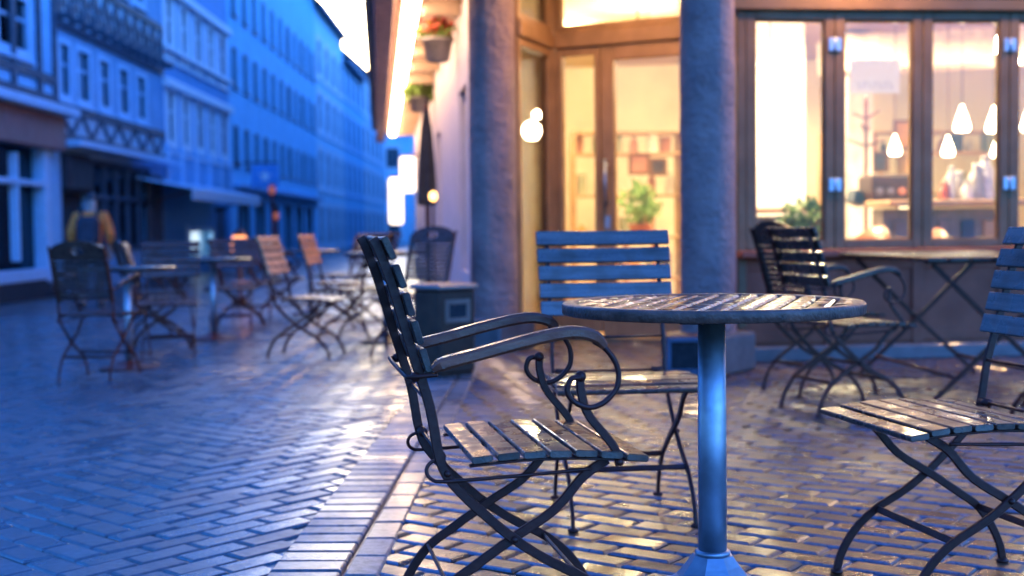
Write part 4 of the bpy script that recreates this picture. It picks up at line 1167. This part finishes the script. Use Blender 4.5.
# awning in front of house three
r = thing('shop_awning', 'long pale shop awning below the house with white window surrounds', 'awning', (fx(dC), dC, GL), math.atan2(LX.y, LX.x))
x0, x1 = X(fd(190) * .85, dC), X(fd(258) * .85, dC)
mb = MB(); mb.add([(x0, -.02, 2.42), (x1, -.02, 2.42), (x1, -1.3, 2.16), (x0, -1.3, 2.16), (x0, -.02, 2.38), (x1, -.02, 2.38), (x1, -1.3, 2.12), (x0, -1.3, 2.12)], [(0, 1, 2, 3), (4, 5, 6, 7), (0, 3, 7, 4), (1, 2, 6, 5), (0, 1, 5, 4), (2, 3, 7, 6)])
mb.build('canopy', blue_trim, r)
mb = MB(); mb.box(((x0 + x1) / 2, -1.31, 2.0), (x1 - x0, .03, .26), 0, .01); mb.build('valance', white_trim, r)
for x in (x0 + .3, x1 - .3): mb = MB(); mb.tube([(x, -.02, 1.75), (x, -1.25, 2.11)], .022, 8); mb.build('strut', iron, r)

# house four: long plain front, three rows of narrow dark windows
Lc = X(dE, dD); wins = []
for i in range(11):
    xc = Lc * (i + .55) / 11; w = .62
    for (e, f) in ((fz(237, 163), fz(237, 127)), (fz(237, 85), fz(237, 48)), (fz(237, 12), fz(237, -28))):
        wins.append((xc - w / 2, xc + w / 2, e, f, timber, .06, 0))
sh4 = [(x_, x_ + 1.5, .3, 2.1) for x_ in (1.2, 4.2, 7.2, 10.4, 13.4, 16.4)]
h4, L4_ = house('long_plain_house', 'long plain blue-grey house with three rows of narrow dark windows', dD, dE, 12.0, paintD, wins, None, sh4)
for (a, b, e, f) in sh4:
    mb = MB()
    for (cx, cz, sx, sz) in ((a, (e + f) / 2, .12, f - e + .2), (b, (e + f) / 2, .12, f - e + .2), ((a + b) / 2, f, b - a - .1, .12), ((a + b) / 2, e, b - a - .1, .12)): mb.box((cx, -.02, cz), (sx, .12, sz), 0, .01)
    o = mb.build('shop_window', timber, h4); mb = MB(); mb.box(((a + b) / 2, .13, (e + f) / 2), (b - a - .002, .012, f - e - .002)); mb.build('pane', glass_far, o)
band(h4, 'ledge', paintB, 0, L4_, 2.55, .14, .30)
# the rest of the row
def more(name, lab, d0, d1, top, paint, cols, rows, mat, fw, wr=.45):
    Lc = X(d1, d0); ww = []
    for i in range(cols):
        xc = Lc * (i + .5) / cols; w = Lc / cols * wr
        for (e, f) in rows: ww.append((xc - w / 2, xc + w / 2, e, f, mat, fw, 0))
    return house(name, lab, d0, d1, top, paint, ww)
more('street_house', 'pale house with broad light windows, next after the long plain house', dE, 72, 11.7, paintE, 4, ((.5, 2.2), (3.3, 4.9), (6.0, 7.6), (8.6, 10.2)), white_trim, .28)
more('street_house', 'darker narrow house, second after the long plain house', 72, 83, 10.6, paintD, 4, ((.5, 2.2), (3.3, 4.9), (6.0, 7.6), (8.7, 10.4)), blue_trim, .25)
more('street_house', 'light house at the far end of the left row', 83, 100, 11.3, paintE, 5, ((.5, 2.2), (3.4, 5.0), (6.2, 7.8), (8.9, 10.6)), white_trim, .4, .5)

# the house that closes the street, and the row continuing beyond the cafe
def box_house(name, lab, M, w, h, depth, paint, cols, rows, mat, fw, roofh=3.5):
    r = thing(name, lab, 'house'); r.matrix_world = M
    ww = []
    for i in range(cols):
        xc = w * (i + .5) / cols; q_ = w / cols * .42
        for (e, f) in rows: ww.append((xc - q_ / 2, xc + q_ / 2, e, f))
    mb = MB(); wallq(mb, Matrix.Identity(4), 0, w, -.4, h, ww, .2)
    mb.add([(0, 0, -.4), (0, depth, -.4), (0, depth, h), (0, 0, h)], [(0, 1, 2, 3)]); mb.add([(w, 0, -.4), (w, depth, -.4), (w, depth, h), (w, 0, h)], [(0, 1, 2, 3)])
    mb.add([(0, .5, -.4), (w, .5, -.4), (w, .5, h), (0, .5, h)], [(0, 1, 2, 3)]); mb.build('wall', paint, r, recalc=False)
    for (a, b, e, f) in ww:
        mb = MB()
        for (cx, cz, sx, sz) in ((a - fw / 2, (e + f) / 2, fw, f - e + 2 * fw), (b + fw / 2, (e + f) / 2, fw, f - e + 2 * fw), ((a + b) / 2, f + fw / 2, b - a - .004, fw), ((a + b) / 2, e - fw / 2, b - a - .004, fw)): mb.box((cx, -.02, cz), (sx, .12, sz), 0, .01)
        mb.box(((a + b) / 2, .1, (e + f) / 2), (.06, .06, f - e))
        o = mb.build('window', mat, r); mb = MB(); mb.box(((a + b) / 2, .15, (e + f) / 2), (b - a - .002, .012, f - e - .002)); mb.build('pane', glass_far, o)
    mb = MB(); mb.add([(-.2, -.4, h), (w + .2, -.4, h), (w + .2, depth / 2, h + roofh), (-.2, depth / 2, h + roofh), (-.2, depth, h), (w + .2, depth, h)], [(0, 1, 2, 3), (3, 2, 5, 4), (0, 3, 4), (1, 5, 2), (0, 4, 5, 1)]); mb.build('roof', slate, r)
    return r
box_house('end_house', 'pale house closing the far end of the street', Matrix.Translation((-18, 106, -.3)), 26, 9.0, 8, paintE, 11, ((.6, 2.4), (3.4, 5.0), (6.2, 7.8)), white_trim, .3)
o_ = SP(88, 0, 0)
_a = SP(17.35, .0, 0); rdv = V((-.004, 1, 0)).normalized(); rn = V((rdv.y, -rdv.x, 0)); o_ = _a + rdv * 74
Mr = Matrix(((-rdv.x, rn.x, 0, o_.x), (-rdv.y, rn.y, 0, o_.y), (0, 0, 1, 0), (0, 0, 0, 1)))
box_house('row_house', 'warm-lit plastered house continuing the right side of the street beyond the cafe', Mr, 73.9, 8.4, 8, plaster, 18, ((.9, 2.3), (3.6, 5.1), (6.0, 7.4)), frame_dark, .12)

# ---- signs and lamps along the street
r = thing('star_sign', 'blue square sign with a pale star projecting from the long plain house', 'sign', LM(fd(246) - 2.0).translation + V((1.05, 0, 2.85)))
mb = MB(); mb.box((0, 0, 0), (.85, .10, .72), 0, .02); mb.build('sign_panel', simple('sign_blue', (.10, .36, .72), .5), r)
mb = MB(); vs = []
for k in range(10):
    a = PI / 2 + k * PI / 5; q = .22 if k % 2 == 0 else .09; vs.append((q * math.cos(a), -.058, q * math.sin(a)))
mb.add(vs + [(0, -.058, 0)], [(k, (k + 1) % 10, 10) for k in range(10)]); mb.build('star', simple('sign_white', (.9, .9, .9), .5), r)
mb = MB(); mb.tube([(-1.05, 0, .42), (.40, 0, .42)], .025, 8); mb.build('bracket', iron, r)
def wall_lamp(lab, px, py, d, sc, mat, nm='street_lantern'):
    q = at(px, py, d); r = thing(nm, lab, 'lamp', (q.x, q.y, gz(q.x)))
    h = q.z - gz(q.x)
    mb = MB(); mb.lathe([(.12, 0), (.12, .04), (.03, .07), (.025, h - .16 * sc)], 10); mb.build('post', iron, r)
    mb = MB(); mb.lathe([(.05 * sc, -.15 * sc), (.11 * sc, -.09 * sc), (.13 * sc, .02 * sc), (.09 * sc, .14 * sc), (.02, .16 * sc)], 14, (0, 0, h)); mb.build('lamp_glass', mat, r)
    mb = MB(); mb.lathe([(.10 * sc, .145 * sc), (.07 * sc, .19 * sc), (.015, .24 * sc)], 14, (0, 0, h)); mb.build('cap', iron, r)
orange_glow = emis('orange_lantern_glow', (1, .36, .13), 2.6)
dim_red = emis('dim_red_glow', (.8, .22, .12), .35)
wall_lamp('orange glowing street lantern left of the lit chairs', 239.5, 246, 17.5, 1.0, orange_glow)
wall_lamp('small dim reddish lantern below the star sign', 272, 190, 27, .6, dim_red)
wall_lamp('small dim reddish lantern, lower one below the star sign', 276, 216, 27, .5, dim_red)
sign_glow = emis('shop_sign_glow', (1, .86, .70), 3)
for (t, out, z0, z1, w, lab) in ((15.0, .20, 1.58, 2.26, .30, 'upper of two glowing white box signs on the wall beyond the cafe'), (15.9, .42, .98, 1.90, .28, 'lower of two glowing white box signs on the wall beyond the cafe')):
    p_ = SP(t, out, 0); r = thing('box_sign', lab, 'sign', (p_.x, p_.y, z0), math.atan2(SD.y, SD.x) - PI / 2, 'glowing box signs')
    mb = MB(); mb.box((0, 0, (z1 - z0) / 2), (w, .14, z1 - z0), 0, .04); mb.build('lit_box', sign_glow, r)
    mb = MB(); mb.tube([(0, 0, z1 - z0 + .03), (out + .02, 0, z1 - z0 + .03)], .02, 8); mb.box((0, 0, z1 - z0 + .015), (w, .10, .03)); mb.build('bracket', iron, r)

# ------------------------------------------------------------------ the walker in the orange jacket
def skin_mesh(name, nodes, edges, mat, parent, sub=2):
    me = bpy.data.meshes.new(name); me.from_pydata([n[:3] for n in nodes], edges, [])
    o = bpy.data.objects.new(name, me); COL.objects.link(o)
    sk = o.modifiers.new('skin', 'SKIN'); sk.use_smooth_shade = True
    for v_, n in zip(me.skin_vertices[0].data, nodes): v_.radius = (n[3], n[4] if len(n) > 4 else n[3])
    me.skin_vertices[0].data[0].use_root = True
    ss = o.modifiers.new('sub', 'SUBSURF'); ss.levels = sub; ss.render_levels = sub
    dg = bpy.context.evaluated_depsgraph_get(); ev = o.evaluated_get(dg)
    m2 = bpy.data.meshes.new_from_object(ev); m2.materials.clear(); m2.materials.append(mat)
    bpy.data.objects.remove(o); bpy.data.meshes.remove(me)
    m2.name = name; m2.polygons.foreach_set('use_smooth', [True] * len(m2.polygons))
    n_ = bpy.data.objects.new(name, m2); COL.objects.link(n_); n_.parent = parent; return n_
px_, py_ = -6.08, 18.5
per = thing('person', 'person in an orange jacket with dark backpack walking away, head bowed', 'person', gpt(px_, py_), R(8))
skin_c = simple('skin', (.45, .28, .21), .6); jacket_c = simple('orange_jacket', (.95, .23, .04), .8, 0, .15, 6)
# local: walking towards +Y, x to the right
nodes = [(0, 0, .86, .12, .10), (0, .02, 1.05, .12, .09), (0, .05, 1.25, .14, .10), (0, .12, 1.40, .06), (0, .20, 1.50, .075, .09), (0, .235, 1.58, .06, .08),
         (.10, 0, .80, .085), (.11, .10, .46, .058), (.11, .04, .10, .04), (.12, .16, .045, .035, .03),
         (-.10, 0, .80, .085), (-.11, .02, .46, .058), (-.11, -.16, .12, .04), (-.12, -.06, .045, .035, .03),
         (.19, .06, 1.31, .055), (.26, .02, 1.06, .042), (.25, .12, .85, .032), (.25, .15, .78, .036, .02),
         (-.19, .06, 1.31, .055), (-.26, .02, 1.06, .042), (-.25, .12, .85, .032), (-.25, .15, .78, .036, .02)]
edges = [(0, 1), (1, 2), (2, 3), (3, 4), (4, 5), (0, 6), (6, 7), (7, 8), (8, 9), (0, 10), (10, 11), (11, 12), (12, 13), (2, 14), (14, 15), (15, 16), (16, 17), (2, 18), (18, 19), (19, 20), (20, 21)]
base_n = len(nodes)
for s, root in ((1, 17), (-1, 21)):
    for k, (dx, dy, L) in enumerate(((-.02, .03, .05), (-.007, .018, .075), (.007, .008, .078), (.02, -.004, .07), (.0, -.03, .06))):
        i = len(nodes); x, y, z = nodes[root][:3]
        nodes.append((x + s * dx, y + dy, z - .04, .0095)); nodes.append((x + s * dx * 1.15 - s * .004, y + dy * 1.1 + .01, z - .04 - L * .55, .009)); nodes.append((x + s * dx * 1.1 - s * .012, y + dy + .02, z - .04 - L, .0075))
        edges += [(root, i), (i, i + 1), (i + 1, i + 2)]
body = skin_mesh('body', nodes, edges, skin_c, per)
skin_mesh('jacket', [(0, -.005, .80, .165, .135), (0, .01, 1.0, .165, .13), (0, .045, 1.22, .19, .145), (0, .085, 1.36, .10, .10), (.20, .055, 1.31, .088), (.275, .015, 1.06, .072), (.262, .11, .90, .055), (-.20, .055, 1.31, .088), (-.275, .015, 1.06, .072), (-.262, .11, .90, .055)],
          [(0, 1), (1, 2), (2, 3), (2, 4), (4, 5), (5, 6), (2, 7), (7, 8), (8, 9)], jacket_c, per)
skin_mesh('trousers', [(0, 0, .82, .135, .115), (.10, 0, .76, .10), (.11, .10, .46, .075), (.11, .04, .13, .06), (-.10, 0, .76, .10), (-.11, .02, .46, .075), (-.11, -.15, .15, .06)], [(0, 1), (1, 2), (2, 3), (0, 4), (4, 5), (5, 6)], simple('dark_trousers', (.03, .035, .05), .8), per)
for s, (y, z) in ((1, (.10, .045)), (-1, (-.10, .05))):
    mb = MB(); mb.box((s * .115, y, z), (.095, .27, .085), 0, .03); mb.build('shoe', dark_in, per)
skin_mesh('hair', [(0, .165, 1.52, .085, .09), (0, .21, 1.60, .082, .085), (0, .25, 1.62, .06, .06)], [(0, 1), (1, 2)], simple('dark_hair', (.05, .05, .06), .7), per)
mb = MB(); mb.box((0, -.175, 1.10), (.32, .17, .42), Matrix.Rotation(R(-9), 4, 'X'), .06); mb.box((0, -.265, 1.03), (.24, .06, .20), Matrix.Rotation(R(-9), 4, 'X'), .025)
bp = mb.build('backpack', simple('dark_backpack', (.025, .03, .045), .75), per)
for s in (-1, 1):
    mb = MB(); mb.tube(spline([(s * .11, -.10, 1.30), (s * .12, .02, 1.44), (s * .125, .17, 1.34), (s * .12, .19, 1.15), (s * .13, .05, .98)], 5), 0, flat=(.05, .012), up=(0, 1, .2)); mb.build('strap', dark_in, bp)

# ------------------------------------------------------------------ light
SUN_EL, SUN_AZ = R(9), R(-8)
sd_ = V((math.sin(SUN_AZ) * math.cos(SUN_EL), math.cos(SUN_AZ) * math.cos(SUN_EL), math.sin(SUN_EL)))
wd = bpy.data.worlds.new('World'); scene.world = wd; wd.use_nodes = True
nt = wd.node_tree; bg = nt.nodes['Background']
sky = nt.nodes.new('ShaderNodeTexSky'); sky.sky_type = 'NISHITA'; sky.sun_disc = False
sky.sun_elevation = SUN_EL; sky.sun_rotation = SUN_AZ; sky.air_density = 1.2; sky.dust_density = 1.0; sky.ozone_density = 3.0
tc = nt.nodes.new('ShaderNodeTexCoord')
vm = nt.nodes.new('ShaderNodeVectorMath'); vm.operation = 'DOT_PRODUCT'; vm.inputs[1].default_value = sd_
nt.links.new(tc.outputs['Generated'], vm.inputs[0])
glow = ramp(nt, vm.outputs['Value'], [(.972, 0), (.992, 1)])
vm2 = nt.nodes.new('ShaderNodeVectorMath'); vm2.operation = 'DOT_PRODUCT'; vm2.inputs[1].default_value = V((.80, -.42, .42)).normalized()
nt.links.new(tc.outputs['Generated'], vm2.inputs[0])
dusk = ramp(nt, vm2.outputs['Value'], [(.5, 0), (.95, 1)])
tint = mix(nt, glow, mix(nt, dusk, SKY_BLUE, SKY_DUSK), SKY_GLOW)
nt.links.new(mix(nt, 1, sky.outputs[0], tint, 'MULTIPLY'), bg.inputs[0]); bg.inputs[1].default_value = SKY_STR
sl = bpy.data.lights.new('sun', 'SUN'); sl.energy = SUN_STR; sl.angle = R(16); sl.color = (.82, .90, 1.0)
so = bpy.data.objects.new('sun', sl); COL.objects.link(so); so.rotation_euler = sd_.to_track_quat('Z', 'Y').to_euler()

scene.view_settings.view_transform = 'Standard'; scene.view_settings.look = 'None'; scene.view_settings.exposure = 0
scene.cycles.use_denoising = True; scene.cycles.max_bounces = 8; scene.cycles.caustics_reflective = False; scene.cycles.caustics_refractive = False
scene.cycles.sample_clamp_indirect = 6; scene.cycles.transparent_max_bounces = 16
